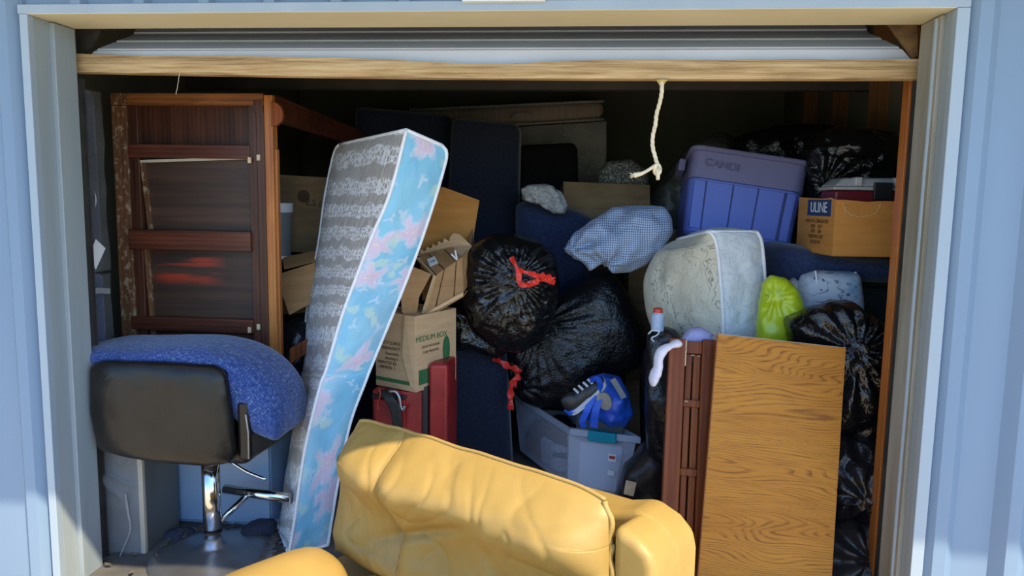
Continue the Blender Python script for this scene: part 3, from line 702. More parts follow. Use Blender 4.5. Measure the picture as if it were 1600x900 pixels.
# arms: rolled tops
def arm(x0, x1, ztop, yb, yf):
    mb = MB(); cx_ = (x0+x1)/2; r = (x1-x0)/2
    ring = [(x0+.01, .10), (x0, ztop-r*.8)]+[(cx_-r*math.cos(a), ztop-r*.8+r*.8*math.sin(a)) for a in [i*math.pi/14 for i in range(1, 14)]]+[(x1, ztop-r*.8), (x1-.01, .10)]
    ns = 22; n = len(ring)
    for i in range(ns+1):
        t = i/ns; y = yb+(yf-yb)*t; e = min(1, (1-abs(2*t-1)**7)**.5+.02)
        for (x, z) in ring:
            zz = .1+(z-.1)*(.80+.20*e); mb.v.append(Vector((cx_+(x-cx_)*(.75+.25*e)+.006*noise.noise(Vector((x*9, y*7, z*9))), y, zz+.008*noise.noise(Vector((x*6, y*6, 4))))))
    mb.f = [(i*n+j, i*n+j+1, (i+1)*n+j+1, (i+1)*n+j) for i in range(ns) for j in range(n-1)]+[tuple(range(n)), tuple(ns*n+j for j in reversed(range(n)))]
    return mb
lobj('arm', arm(-.11, .19, .345, -.19, -.92), T['yellow'], smooth=True, sub=1)
lobj('arm', arm(CW+.0, CW+.24, .50, -.12, -.92), T['yellow'], smooth=True, sub=1)
lobj('seat_cushion', rbox(.195, CW-.005, -.88, -.13, .20, .275), T['yellow'], bevel=.05, seg=5)
lobj('base', rbox(-.10, CW+.02, -.86, .02, .055, .195), T['yellow'], bevel=.02)
for x in (-.05, CW+.05):
    for y in (-.80, .05): lobj('foot', MB().lathe([(.022, -.02), (.03, .056)], 14, Matrix.Translation((x, y, 0))), T['black_plastic'])

# ================================================================== LEFT SIDE
# --- bar stool seen from behind
SX, SY = -1.10, 2.80
st = thing('bar_stool', 'black leatherette swivel bar stool on chrome pedestal under blue denim cushion', 'stool', Matrix.Translation((SX, SY, 0)))
def W(name, mb, mat, parent, **k): return obj(name, mb, mat, parent, **k)
W('base', MB().lathe([(.250, 0), (.252, .006), (.245, .013), (.20, .022), (.10, .034), (.055, .046), (.040, .06), (.038, .09)], 56, Matrix.Translation((SX, SY, 0))), T['brushed'], st, smooth=True)
pl_ = MB().lathe([(.030, .085), (.030, .115), (.036, .118), (.036, .44)], 28, Matrix.Translation((SX, SY, 0)))
pole_ = W('pole', pl_, T['chrome'], st, smooth=True)
pole_.data.polygons.foreach_set('use_smooth', [len(p.vertices) == 4 for p in pole_.data.polygons])
W('collar', MB().lathe([(.038, .112), (.038, .120)], 28, Matrix.Translation((SX, SY, 0))), T['black_plastic'], pole_)
mb = MB(); zf = .23
mb.tube([(SX, SY, zf-.10), (SX+.10, SY+.14, zf)], .013, 12)
mb.tube([(SX-.02, SY+.155, zf+.005), (SX+.30, SY+.10, zf)], .021, 14)
W('footrest', mb, T['chrome'], st, smooth=True)
a = at(362, 722, 2.82); b = at(386, 737, 2.80); c = at(416, 749, 2.78)
W('lever', MB().tube(cat([a+Vector((-.05, .02, .01)), a, b, c], 12), .006, 8), T['chrome'], st, smooth=True)
W('seat', MB().span((SX-.22, 2.70, .44), (SX+.21, 3.12, .53)), T['black_leather'], st, bevel=.035, seg=4)
W('swivel_plate', MB().lathe([(.09, .425), (.12, .445)], 24, Matrix.Translation((SX, SY+.02, 0))), T['dark_steel'], st)
# backrest: curved pad in pixel outline
o_ = [(143, 570), (160, 563), (250, 565), (335, 570), (353, 580), (362, 640), (369, 705), (364, 722), (330, 727), (250, 721), (190, 711), (155, 700), (143, 640)]
W('backrest', blob(o_, 2.655, .045, 5, .34, .8, .006, 5, .0015, 12, back=.05, smooth_n=2), T['black_leather'], st, smooth=True)
# arms
def armpad(p0, p1):
    mb = MB()
    return mb
q0 = at(366, 640, 2.66); q1 = at(388, 720, 2.66)
mb = MB()
x0 = q0.x+.004; zt_, zb_ = q0.z+.03, q1.z-.005
mb.hexa([Vector((x0, 2.665, zb_)), Vector((x0+.055, 2.665, zb_)), Vector((x0+.06, 3.06, zb_-.02)), Vector((x0+.005, 3.06, zb_-.02)),
         Vector((x0, 2.665, zt_)), Vector((x0+.055, 2.665, zt_)), Vector((x0+.06, 3.06, zt_+.02)), Vector((x0+.005, 3.06, zt_+.02))])
W('armrest', mb, T['black_leather'], st, bevel=.018, seg=3)
mb = MB(); xl = at(143, 640, 2.68).x
mb.hexa([Vector((xl-.04, 2.70, zb_+.01)), Vector((xl+.01, 2.70, zb_+.01)), Vector((xl+.01, 3.06, zb_+.14)), Vector((xl-.04, 3.06, zb_+.14)),
         Vector((xl-.04, 2.70, zt_)), Vector((xl+.01, 2.70, zt_)), Vector((xl+.01, 3.06, zt_+.02)), Vector((xl-.04, 3.06, zt_+.02))])
W('armrest', mb, T['black_leather'], st, bevel=.018, seg=3)
pz = [at(x, y, 2.62) for x, y in ((372, 652), (376, 680), (377, 722))]
W('zipper', MB().tube([p+Vector((.012, .038, 0)) for p in pz], .004, 6), T['brushed'], st)
# --- denim cushion draped over the stool
cl = [(146, 551, 16), (175, 548, 17), (230, 547, 17), (300, 548, 19), (345, 556, 24), (385, 578, 34), (412, 608, 41), (437, 640, 32), (458, 668, 8)]
Yc = 2.86; secs = []
cpts = cat([Vector((x, y, r)) for x, y, r in cl], 60)
mb = MB(); nr = 40
for i, p in enumerate(cpts):
    t = (cpts[min(i+1, 60)]-cpts[max(i-1, 0)]); tt = Vector((t.x, t.y)).normalized(); nn = Vector((tt.y, -tt.x))
    e = max(.05, (1-abs(2*i/60-1)**9)**.5)
    A = at(p.x+nn.x*p.z, p.y+nn.y*p.z, Yc); B = at(p.x-nn.x*p.z, p.y-nn.y*p.z, Yc); C_ = (A+B)/2; h = (A-B)/2
    for j in range(nr):
        a = 2*math.pi*j/nr; ca, sa = math.cos(a), math.sin(a)
        sy = math.copysign(abs(ca)**.55, ca); sz = math.copysign(abs(sa)**.7, sa)
        pos = C_+h*sz*(.5+.5*e)+Vector((0, .19*sy*(.8+.2*e), 0))
        pos += Vector((0, -1, .4)).normalized()*.010*fbm(pos*9, 2)
        mb.v.append(pos)
mb.uv = [(i/60*.85, j/nr*.62) for i in range(61) for j in range(nr)]
mb.f = [(i*nr+j, i*nr+(j+1) % nr, (i+1)*nr+(j+1) % nr, (i+1)*nr+j) for i in range(60) for j in range(nr)]+[tuple(range(nr)), tuple(60*nr+j for j in range(nr))]
dc = obj('denim_cushion', mb, T['denim'], smooth=True)
tag(dc, 'faded blue denim cushion draped over the black bar stool', 'cushion')
sp_ = [at(x, y, Yc-.2) for x, y in ((362, 541), (398, 556), (428, 582), (447, 618), (458, 652))]
o = obj('seam', MB().tube(cat(sp_, 30), .003, 6), T['denim'], dc, smooth=True)
# --- wooden bed frame end standing behind the stool
YD = 3.22
a = at(172, 145, YD); b = at(411, 150, YD); zt_ = a.z; zb_ = .618
BX0, BX1 = a.x, b.x
bw = BX1-BX0
bf = thing('bed_frame', 'dark reddish wooden bed frame end with bare rails standing behind denim cushion', 'bed frame', Matrix.Translation((BX0, YD, zb_)))
H = zt_-zb_
def L(name, x0, x1, y0, y1, z0, z1, mat, bevel=.003, parent=bf):
    return obj(name, MB().span((x0, y0, z0), (x1, y1, z1)), T[mat], parent, F=bf.matrix_world, world=False, bevel=bevel)
def zpx(y, x=300): return at(x, y, YD).z-zb_
def xpx(x, y=350): return at(x, y, YD).x-BX0
L('stile', 0, .070, 0, .06, 0, H-.055, 'worn_wood')
L('stile', .070, .115, .012, .05, 0, H-.05, 'red_wood_v')
L('stile', bw-.036, bw, 0, .06, 0, H-.055, 'red_wood_v')
L('stile', bw-.074, bw-.038, .008, .05, 0, H-.05, 'red_wood_v')
L('top_rail', .075, bw, -.002, .06, H-.053, H, 'worn_wood_h')
L('corner_block', 0, .073, -.003, .06, H-.053, H, 'worn_wood')
L('corner_block', bw-.045, bw-.002, -.004, .0, H-.082, H-.03, 'red_wood_v', .001)
L('rail', xpx(197, 236), bw-.07, .002, .03, zpx(247), zpx(226), 'red_wood_h')
L('rail', xpx(203, 375), bw-.07, -.012, .03, zpx(391), zpx(360), 'red_wood_h')
L('rail', xpx(205, 508), bw-.07, -.002, .03, zpx(518), zpx(497), 'red_wood_h')
L('panel', xpx(262), bw-.06, .06, .07, zpx(228), H-.05, 'red_wood_v', .001)
L('panel', xpx(198), xpx(262)-.002, .075, .085, zpx(228), H-.05, 'red_wood_v', .001)
o = obj('panel', MB().prism([(xpx(212, 252), zpx(252, 212)), (bw-.06, zpx(246, 390)), (bw-.06, zpx(362, 390)), (xpx(228, 362), zpx(362, 228))], .045, .055), T['smear'], bf, F=bf.matrix_world, world=False)
o = obj('panel', MB().prism([(xpx(226, 390), zpx(390, 228)), (bw-.06, zpx(390, 390)), (bw-.06, zpx(500, 390)), (xpx(234, 500), zpx(500, 228))], .045, .055), T['smear'], bf, F=bf.matrix_world, world=False)
def strip(name, p0, p1, w_, y0=.02, y1=.05, mat='tan_edge'):
    A = Vector((xpx(*p0), 0, zpx(p0[1], p0[0]))); B = Vector((xpx(*p1), 0, zpx(p1[1], p1[0]))); t = (B-A).normalized(); n_ = Vector((-t.z, 0, t.x))*w_
    return obj(name, MB().prism([((A+n_).x, (A+n_).z), ((B+n_).x, (B+n_).z), ((B-n_).x, (B-n_).z), ((A-n_).x, (A-n_).z)], y0, y1), T[mat], bf, F=bf.matrix_world, world=False)
strip('panel_edge', (208, 252), (388, 246), .006)
strip('panel_edge', (217, 254), (229, 360), .006, mat='worn_wood')
strip('panel_edge', (223, 388), (234, 528), .006, mat='worn_wood')
L('bottom_panel', .07, bw-.05, .06, .07, 0, zpx(515), 'red_wood_h', .001)
# right return: orange post, half round block, long side rail
L('side_post', bw, bw+.040, .002, .055, 0, H-.006, 'orange_wood', .004)
L('side_post', bw+.034, bw+.05, .02, .05, 0, H-.24, 'orange_wood', .004)
hb = [(0, -.055)]+[(.055*math.cos(t), .055*math.sin(t)) for t in [(-90+i*15)*math.pi/180 for i in range(13)]]
c = at(418, 178, YD)
obj('half_round_block', MB().prism([(bw+.036+x, c.z-zb_+z*1.0) for x, z in hb[1:]], -.004, .02), T['cherry'], bf, F=bf.matrix_world, world=False, bevel=.003)
e = at(560, 205, 4.6)
A0 = Vector((bw+.012, .03, H)); B0 = Vector((e.x-BX0, 4.6-YD, e.z-zb_))
mb = MB(); wv = Vector((.03, 0, 0)); dz = Vector((0, 0, -.115))
mb.hexa([A0+dz, A0+dz+wv, B0+dz*.9+wv, B0+dz*.9, A0, A0+wv, B0+wv, B0])
obj('side_rail', mb, T['red_wood_h'], bf, F=bf.matrix_world, world=False, bevel=.004)
for (x, y) in ((391, 250), (405, 246), (391, 515), (405, 510)):
    X_ = xpx(x, y); Z_ = zpx(y, x); L('latch', X_-.008, X_+.006, -.010, .002, Z_-.014, Z_+.012, 'chip', .001)
# --- white cabinet behind the stool; the bed frame stands on it
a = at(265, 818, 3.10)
wc = thing('enamel_cabinet', 'low white enamel cabinet coloured as lit blue behind the bar stool pole', 'cabinet', Matrix.Translation((a.x, 3.10, 0)))
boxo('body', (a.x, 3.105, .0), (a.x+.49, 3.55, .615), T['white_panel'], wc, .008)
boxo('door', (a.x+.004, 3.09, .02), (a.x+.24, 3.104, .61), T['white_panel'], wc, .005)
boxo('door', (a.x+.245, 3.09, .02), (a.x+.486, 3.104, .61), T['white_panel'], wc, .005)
# --- film-wrapped cabinet at the left jamb
gx = -1.395
gc = thing('wrapped_cabinet', 'grey cabinet side wrapped in clear crumpled plastic at the left jamb', 'cabinet', Matrix.Translation((-1.55, 2.76, 0)))
boxo('body', (-1.90, 2.80, 0), (gx-.022, 3.06, .612), T['grey_panel'], gc, .004)
boxo('edge_strip', (gx-.021, 2.795, 0), (gx, 2.815, .612), T['tan_edge'], gc, .003)
boxo('side_panel', (gx-.021, 2.816, 0), (gx-.001, 3.06, .612), T['grey_panel'], gc, .002)
def film(u, v):
    x = -1.89+(gx+.004+1.89)*u; z = .01+.60*v
    f = fbm(Vector((x*7, 1, z*4)), 3); g = 1-2*abs(noise.noise(Vector((x*11+z*5, 3, z*8-x*6)))); cr = math.exp(-(((u-.78)/.2)**2+((v-.72)/.22)**2))
    return Vector((x, 2.775-.008*f-(.008+.035*cr)*max(0, g)**2, z))
obj('plastic_wrap', MB().grid(film, 90, 140), T['film_low'], gc, smooth=True)
tp = [at(x, y, 2.765) for x, y in ((196, 772), (200, 800), (204, 826), (196, 850), (182, 880))]
obj('torn_film_strip', MB().ribbon(cat(tp, 20), Vector((.0045, 0, .002)), .001), T['rim_grey'], gc)
# --- two navy cushions in stretch film, upper left
nc = []
xr_ = at(167, 380, 3.00).x
for k, (z0, z1, lab) in enumerate(((.615, 1.165, 'navy cushion on the wrapped cabinet at the left jamb, lower one'), (1.17, 1.93, 'tall dark navy cushion in stretch film at the left jamb, upper one'))):
    c = thing('wrapped_cushion', lab, 'cushion', Matrix.Translation((xr_-.15, 2.9, z0)), 'film wrapped cushions by the left jamb')
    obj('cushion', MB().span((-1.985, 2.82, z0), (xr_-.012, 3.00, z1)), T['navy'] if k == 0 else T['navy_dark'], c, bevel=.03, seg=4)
    def fs(u, v, z0=z0, z1=z1):
        z = z0+.004+(z1-z0-.008)*v; L1 = xr_+1.98; t = u*(L1+.2)
        if t < L1: x, y, nx, ny = -1.98+t, 2.812, 0, -1
        else: x, y, nx, ny = xr_, 2.812+t-L1, 1, 0
        f = fbm(Vector((t*9+z*6, 2, z*3-t*4)), 3); return Vector((x+nx*.012*f, y+ny*.010*f, z))
    obj('stretch_film', MB().grid(fs, 60, 70), T['film'], c, smooth=True)
    nc.append(c)
def sidept(px, py, off=.016):     # a point on the right-hand face of the wrapped cushions
    d = fw+RX*((px-800)/FPX)+UX*((450-py)/FPX); return CAM+d*((xr_+off-CX)/d.x)
a = [sidept(x, y) for x, y in ((141, 398), (150, 374), (165, 388), (150, 421))]
obj('paper_tag', MB().add(a+[p+Vector((-.003, 0, 0)) for p in a], [(0, 1, 2, 3), (7, 6, 5, 4), (0, 4, 5, 1), (1, 5, 6, 2), (2, 6, 7, 3), (3, 7, 4, 0)]), T['white_paper'], nc[1])
rg = [sidept(145+5*math.cos(t), 313+14*math.sin(t)) for t in [i*math.pi/10 for i in range(21)]]
obj('wire_ring', MB().tube(rg, .002, 5), T['brushed'], nc[1])
bl = [sidept(x, y, .02) for x, y in ((142, 455), (155, 454), (172, 455))]
obj('film_fold', MB().ribbon(bl, Vector((0, 0, .012)), .001), T['rim_grey'], nc[0])
# --- blue cloth heap and litter on the floor behind the stool
o = obj('blue_cloth', blob([(330, 848), (345, 834), (380, 828), (404, 812), (428, 814), (432, 845), (410, 856), (350, 858)], 3.06, .07, 4, .8, .8, .05, 9, .012, 20), T['blue_cloth'], smooth=True)
tag(o, 'crumpled dusty blue cloth on the floor behind the bar stool', 'cloth')
o = obj('grey_cloth', blob([(232, 850), (244, 832), (275, 826), (300, 834), (312, 848), (270, 862), (238, 862)], 2.99, .06, 4, .8, .8, .05, 9, .012, 20, seed=4), T['blue_cloth'], smooth=True)
tag(o, 'crumpled dark cloth on the floor beside the wrapped cabinet', 'cloth')
mb = MB()
for k in range(420):
    x = random.uniform(-1.5, 1.0); y = random.uniform(2.6, 3.9) if k % 3 else random.uniform(2.7, 3.08)
    if k < 200: x = random.uniform(-1.36, -.8); y = random.uniform(2.75, 3.08)
    s = random.uniform(.008, .026); a = random.random()*6.28; z = .003+.012*random.random()
    dx, dy = Vector((math.cos(a), math.sin(a), random.uniform(-.3, .3)))*s, Vector((-math.sin(a), math.cos(a), random.uniform(-.3, .3)))*s*.5
    c = Vector((x, y, z+.006)); mb.add([c-dx, c+dy, c+dx, c-dy, c+Vector((0, 0, .004))], [(0, 1, 4), (1, 2, 4), (2, 3, 4), (3, 0, 4), (3, 2, 1, 0)])
o = obj('floor_litter', mb, T['litter']); tag(o, 'dry leaves and crumbs littering the unit floor', 'litter', kind='stuff')

# ================================================================== FLORAL MATTRESS
NL = [(635, 203), (610, 300), (580, 372), (557, 433), (535, 492), (510, 577), (500, 604), (477, 700), (461, 810), (452, 890)]
NR = [(702, 232), (683, 300), (661, 368), (640, 425), (617, 483), (583, 565), (571, 596), (546, 665), (525, 770), (512, 850)]
FL = [(524, 227), (508, 305), (499, 372), (488, 433), (479, 492), (474, 577), (471, 604), (453, 700), (434, 815), (426, 880)]
n = len(NL); k1 = []; k2 = []; k3 = []
for i in range(n):
    t = i/(n-1); y = 2.97-.13*t
    A = at(*NL[i], y); B = at(*NR[i], y+.10); C_ = at(*FL[i], y+.74-.30*t)
    if i == n-1: A.z = B.z = C_.z = .012
    k1.append(A); k2.append(B); k3.append(C_)
NS = 90; NLc = cat(k1, NS); NRc = cat(k2, NS); FLc = cat(k3, NS); 
for i in range(4):
    f = 1-math.sqrt(1-(1-i/4)**2)
    FLc[i] = FLc[i]+(NLc[i]-FLc[i]).normalized()*.07*f; NRc[i] = NRc[i]+(NLc[i]-NRc[i]).normalized()*.035*f
FRc = [NRc[i]+FLc[i]-NLc[i] for i in range(NS+1)]
mt_ = thing('floral_mattress', 'leaning twin mattress with grey quilted face and blue floral border', 'mattress', Matrix.Translation((NLc[-1].x, NLc[-1].y, 0)))
def side(A, B, nu, bulge, nz, amp, uw):
    def fn(u, v):
        k = v*NS; i = min(int(k), NS-1); f = k-i
        a_ = A[i].lerp(A[i+1], f); b_ = B[i].lerp(B[i+1], f); p = a_.lerp(b_, u)
        nrm = (b_-a_).cross(A[min(i+1, NS)]-A[i]).normalized()*bulge
        e = (1-abs(2*u-1)**4)*(1-abs(2*v-1)**16)
        return p+nrm*e+nrm.normalized()*(amp*fbm(p*nz, 2))*e
    g = MB().grid(fn, nu, 150); g.uv = [(a*uw, b*1.9) for a, b in g.uv]; return g
# signs chosen so every face bulges outwards
cen = sum(NLc, Vector())/(NS+1)*.25+sum(NRc, Vector())/(NS+1)*.25+sum(FLc, Vector())/(NS+1)*.25+sum(FRc, Vector())/(NS+1)*.25
def out_sign(A, B):
    i = NS//2; nrm = (B[i]-A[i]).cross(A[i+1]-A[i]); return 1 if nrm.dot((A[i]+B[i])/2-cen) > 0 else -1
obj('quilted_face', side(NLc, FLc, 44, .018*out_sign(NLc, FLc), 9, .006, .95), T['quilt'], mt_, smooth=True)
obj('floral_border', side(NLc, NRc, 24, .014*out_sign(NLc, NRc), 11, .007, .2), T['bluefloral'], mt_, smooth=True)
obj('back_face', side(NRc, FRc, 30, .012*out_sign(NRc, FRc), 9, .005, .95), T['ticking_white'], mt_, smooth=True)
obj('far_border', side(FLc, FRc, 10, .012*out_sign(FLc, FRc), 9, .005, .2), T['bluefloral'], mt_, smooth=True)
def capf(i):
    def fn(u, v):
        p = NLc[i].lerp(NRc[i], u).lerp(FLc[i].lerp(FRc[i], u), v); e = (1-abs(2*u-1)**4)*(1-abs(2*v-1)**6)
        return p+Vector((0, 0, .012*e*(1 if i == 0 else 0)))
    g = MB().grid(fn, 8, 20); g.uv = [(a*.2, b*.95) for a, b in g.uv]; return g
obj('end_border', capf(0), T['bluefloral'], mt_, smooth=True)
obj('end_border', capf(NS), T['bluefloral'], mt_, smooth=True)
for A in (NLc, NRc, FLc, FRc):
    obj('piping', MB().tube([p for p in A], .0075, 8), T['piping'], mt_, smooth=True)
for i in (0, NS):
    for A, B in ((NLc, FLc), (NRc, FRc), (NLc, NRc)):
        obj('piping', MB().tube([A[i].lerp(B[i], t/8) for t in range(9)], .0075, 8), T['piping'], mt_, smooth=True)

# ================================================================== CENTRE PILE
def soft(name, label, cat_, mat, group=None, **k):
    o = obj(name, blob(**k), T[mat], smooth=True); return tag(o, label, cat_, group)
def carton(name, label, F, w_, d_, h_, mat='cardboard', top=True, th=.006, group=None, cat_='box'):
    """open or closed cardboard box in frame F: x right, y back, z up, origin front-left-bottom"""
    t = thing(name, label, cat_, F, group)
    def pb(n_, a, b, m_=mat): return obj(n_, MB().span(a, b), T[m_], t, F=F, world=False, bevel=.002)
    pb('front', (0, 0, 0), (w_, th, h_)); pb('back', (0, d_-th, 0), (w_, d_, h_)); pb('side', (0, th, 0), (th, d_-th, h_)); pb('side', (w_-th, th, 0), (w_, d_-th, h_)); pb('bottom', (th, th, 0), (w_-th, d_-th, th))
    if top: pb('top', (th, th, h_-th), (w_-th, d_-th, h_-.0005))
    return t
def flap(t, F, pts, mat, th=.005, name='flap'):
    pts = [Vector(p) for p in pts]; nrm = (pts[1]-pts[0]).cross(pts[2]-pts[0]).normalized()*th
    n = len(pts); mb = MB().add(pts+[p+nrm for p in pts], [tuple(range(n)), tuple(range(2*n-1, n-1, -1))]+[(i, (i+1) % n, (i+1) % n+n, i+n) for i in range(n)])
    return obj(name, mb, T[mat], t, F=F, world=False)
# --- upright navy futon halves at the back of the pile
def slab(name, label, cat_, c4, Y, th, mat, bevel=.04, group=None, tilt=0, z0=None):
    P = [at(x, y, Y) for x, y in c4]
    if z0 is not None: P[0].z = P[1].z = z0
    P = list(P); mb = MB(); B = [p+Vector((0, th, 0)) for p in P]
    mb.hexa([P[0], P[1], B[1], B[0], P[3], P[2], B[2], B[3]])
    o = obj(name, mb, T[mat], bevel=bevel, seg=4); return tag(o, label, cat_, group)
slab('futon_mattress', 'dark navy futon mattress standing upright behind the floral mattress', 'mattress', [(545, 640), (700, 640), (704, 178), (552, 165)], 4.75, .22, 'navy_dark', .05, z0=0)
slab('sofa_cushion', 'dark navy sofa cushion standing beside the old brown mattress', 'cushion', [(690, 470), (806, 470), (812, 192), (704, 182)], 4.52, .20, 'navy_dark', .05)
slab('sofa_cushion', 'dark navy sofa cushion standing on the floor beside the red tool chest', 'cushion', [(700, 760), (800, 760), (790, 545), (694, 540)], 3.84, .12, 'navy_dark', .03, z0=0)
# --- old mattress on edge at the back
Yo = 5.25
A = at(640, 172, Yo); B = at(938, 154, Yo)
om = thing('old_mattress', 'old brown quilted mattress lying high at the back of the pile', 'mattress', Matrix.Translation((A.x, Yo, 1.0)))
P4 = [at(640, 205, Yo), at(944, 186, Yo), at(944, 158, Yo), at(640, 172, Yo)]
th = Vector((0, .75, .12))
obj('border', MB().hexa([P4[0], P4[1], P4[1]+th, P4[0]+th, P4[3], P4[2], P4[2]+th, P4[3]+th]), T['old_band'], om, bevel=.06, seg=4)
Q4 = [at(640, 330, Yo+.02), at(945, 330, Yo+.02), at(946, 190, Yo+.02), at(640, 208, Yo+.02)]
def qf(u, v):
    p = Q4[0].lerp(Q4[1], u).lerp(Q4[3].lerp(Q4[2], u), v); e = (1-abs(2*u-1)**8)*(1-abs(2*v-1)**8)
    return p+Vector((0, -.03*e-.02*e*noise.noise(Vector((p.x*12, 1, p.z*14))), 0))
obj('quilted_face', MB().grid(qf, 70, 36), T['old_quilt'], om, smooth=True)
obj('core', MB().hexa([Q4[0]+Vector((.005, .01, 0)), Q4[1]+Vector((-.005, .01, 0)), Q4[1]+Vector((-.005, .2, 0)), Q4[0]+Vector((.005, .2, 0)), Q4[3]+Vector((.005, .01, 0)), Q4[2]+Vector((-.005, .01, 0)), Q4[2]+Vector((-.005, .2, 0)), Q4[3]+Vector((.005, .2, 0))]), T['old_band'], om)
def pp(pts, r=.010): return obj('piping', MB().tube(pts, r, 7), T['old_quilt'], om, smooth=True)
pp([P4[3].lerp(P4[2], t/10) for t in range(11)]); pp([P4[0].lerp(P4[1], t/10) for t in range(11)]); pp([Q4[2].lerp(Q4[1], t/6) for t in range(7)])
hd = cat([at(x, y, Yo-.02) for x, y in ((798, 184), (806, 177), (820, 176), (830, 178))], 12); obj('handle', MB().tube(hd, .008, 6), T['old_quilt'], om, smooth=True)
# --- black upholstered block in front of it
slab('ottoman', 'black upholstered ottoman in the dark below the old mattress', 'ottoman', [(806, 330), (905, 330), (902, 222), (808, 226)], 4.75, .3, 'black_matte', .05)
# --- loose box in the dark with grey speckled cloth on top
F = frame(at(880, 345, 4.35), (1, .15, -.02), Z=(-.28, .25, 1))
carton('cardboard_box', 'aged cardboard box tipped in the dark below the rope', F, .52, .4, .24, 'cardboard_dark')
soft('speckled_pillow', 'grey speckled pillow on the dark box below the rope', 'pillow', 'speckle', outline=[(932, 268), (950, 252), (985, 250), (1012, 268), (1015, 290), (975, 298), (935, 290)], Y=4.62, depth=.10, sub=4, p=.6, lump=.02)
soft('grey_bag', 'cloudy grey plastic bag behind the violet blue tote', 'bag', 'grey_bag', outline=[(1000, 350), (1015, 300), (1050, 262), (1080, 225), (1120, 205), (1150, 215), (1150, 300), (1100, 360), (1040, 375)], Y=4.95, depth=.2, sub=5, lump=.04, crk=.012, seed=2)
# --- navy cushion and white cloth
soft('navy_cushion', 'navy denim cushion between the two tied black bags and the checked bundle', 'cushion', 'navy', outline=[(806, 470), (806, 320), (822, 312), (900, 328), (932, 345), (935, 400), (915, 440), (870, 470)], Y=4.36, depth=.13, sub=5, p=.45, lump=.02, crk=0, seed=3)
soft('white_cloth', 'crumpled grey white cloth on the navy cushion', 'cloth', 'white_cloth', outline=[(815, 296), (828, 290), (855, 290), (878, 300), (886, 320), (882, 334), (865, 334), (845, 320), (818, 312)], Y=4.18, depth=.06, sub=5, p=.7, lump=.03, ls=9, crk=.022, cs=17, seed=5)
# --- blue checked bundle
ck = soft('checked_bundle', 'blue checked pillowcase bundle on top of the black bags', 'bundle', 'check', outline=[(880, 391), (897, 366), (925, 345), (960, 326), (1000, 322), (1036, 324), (1044, 340), (1048, 362), (1030, 388), (1010, 412), (985, 424), (958, 426), (940, 410), (922, 420), (905, 408)], Y=3.74, depth=.15, sub=6, p=.72, lump=.045, ls=5, crk=.020, cs=9, seed=6, poles=(pole(893, 388, 3.74, 10, .03, .22), pole(945, 408, 3.74, 7, .02, .12)))
# --- folded cream mattress
Lp = [(1108, 362), (1119, 380), (1126, 440), (1130, 500), (1130, 545)]; Rp = [(1182, 362), (1190, 380), (1195, 440), (1193, 500), (1190, 545)]; Fp = [(1058, 374), (1028, 392), (1006, 440), (1014, 500), (1040, 545)]
k1 = [at(x, y, 3.30) for x, y in Lp]; k2 = [at(x, y, 3.36) for x, y in Rp]; k3 = [at(x, y, 3.66) for x, y in Fp]
NSb = NS; NS = 40
a1, a2, a3 = cat(k1, NS), cat(k2, NS), cat(k3, NS); a4 = [a2[i]+(a3[i]-a1[i])*1.0 for i in range(NS+1)]
cen = (sum(a1, Vector())+sum(a2, Vector())+sum(a3, Vector())+sum(a4, Vector()))/(4*(NS+1))
cm = thing('folded_mattress', 'folded cream floral mattress under the violet blue tote', 'mattress', Matrix.Translation((a1[-1].x, a1[-1].y, a1[-1].z)))
def side2(A, B, nu, bulge, nz, amp, uw, hh):
    g = side(A, B, nu, bulge, nz, amp, uw); g.uv = [(u, v*hh/1.9) for u, v in g.uv]; return g
obj('floral_face', side2(a1, a3, 50, .07*out_sign(a1, a3), 7, .02, .55, .5), T['cream'], cm, smooth=True)
obj('border', side2(a1, a2, 20, .016*out_sign(a1, a2), 12, .012, .2, .5), T['cream_band'], cm, smooth=True)
obj('back_face', side2(a2, a4, 12, .02*out_sign(a2, a4), 7, .01, .5, .5), T['cream'], cm, smooth=True)
obj('far_border', side2(a3, a4, 10, .02*out_sign(a3, a4), 7, .01, .2, .5), T['cream_band'], cm, smooth=True)
def ctop(u, v):
    p = a1[0].lerp(a2[0], u).lerp(a3[0].lerp(a4[0], u), v); e = (1-abs(2*u-1)**4)*(1-abs(2*v-1)**4); return p+Vector((0, 0, .03*e))
obj('top_border', MB().grid(ctop, 12, 16), T['cream_band'], cm, smooth=True)
for A in (a1, a2): obj('piping', MB().tube(A, .009, 8), T['piping'], cm, smooth=True)
obj('piping', MB().tube([a1[0].lerp(a2[0], t/8) for t in range(9)], .008, 8), T['piping'], cm, smooth=True)
obj('piping', MB().tube([a1[0].lerp(a3[0], t/8) for t in range(9)], .008, 8), T['piping'], cm, smooth=True)
NS = NSb
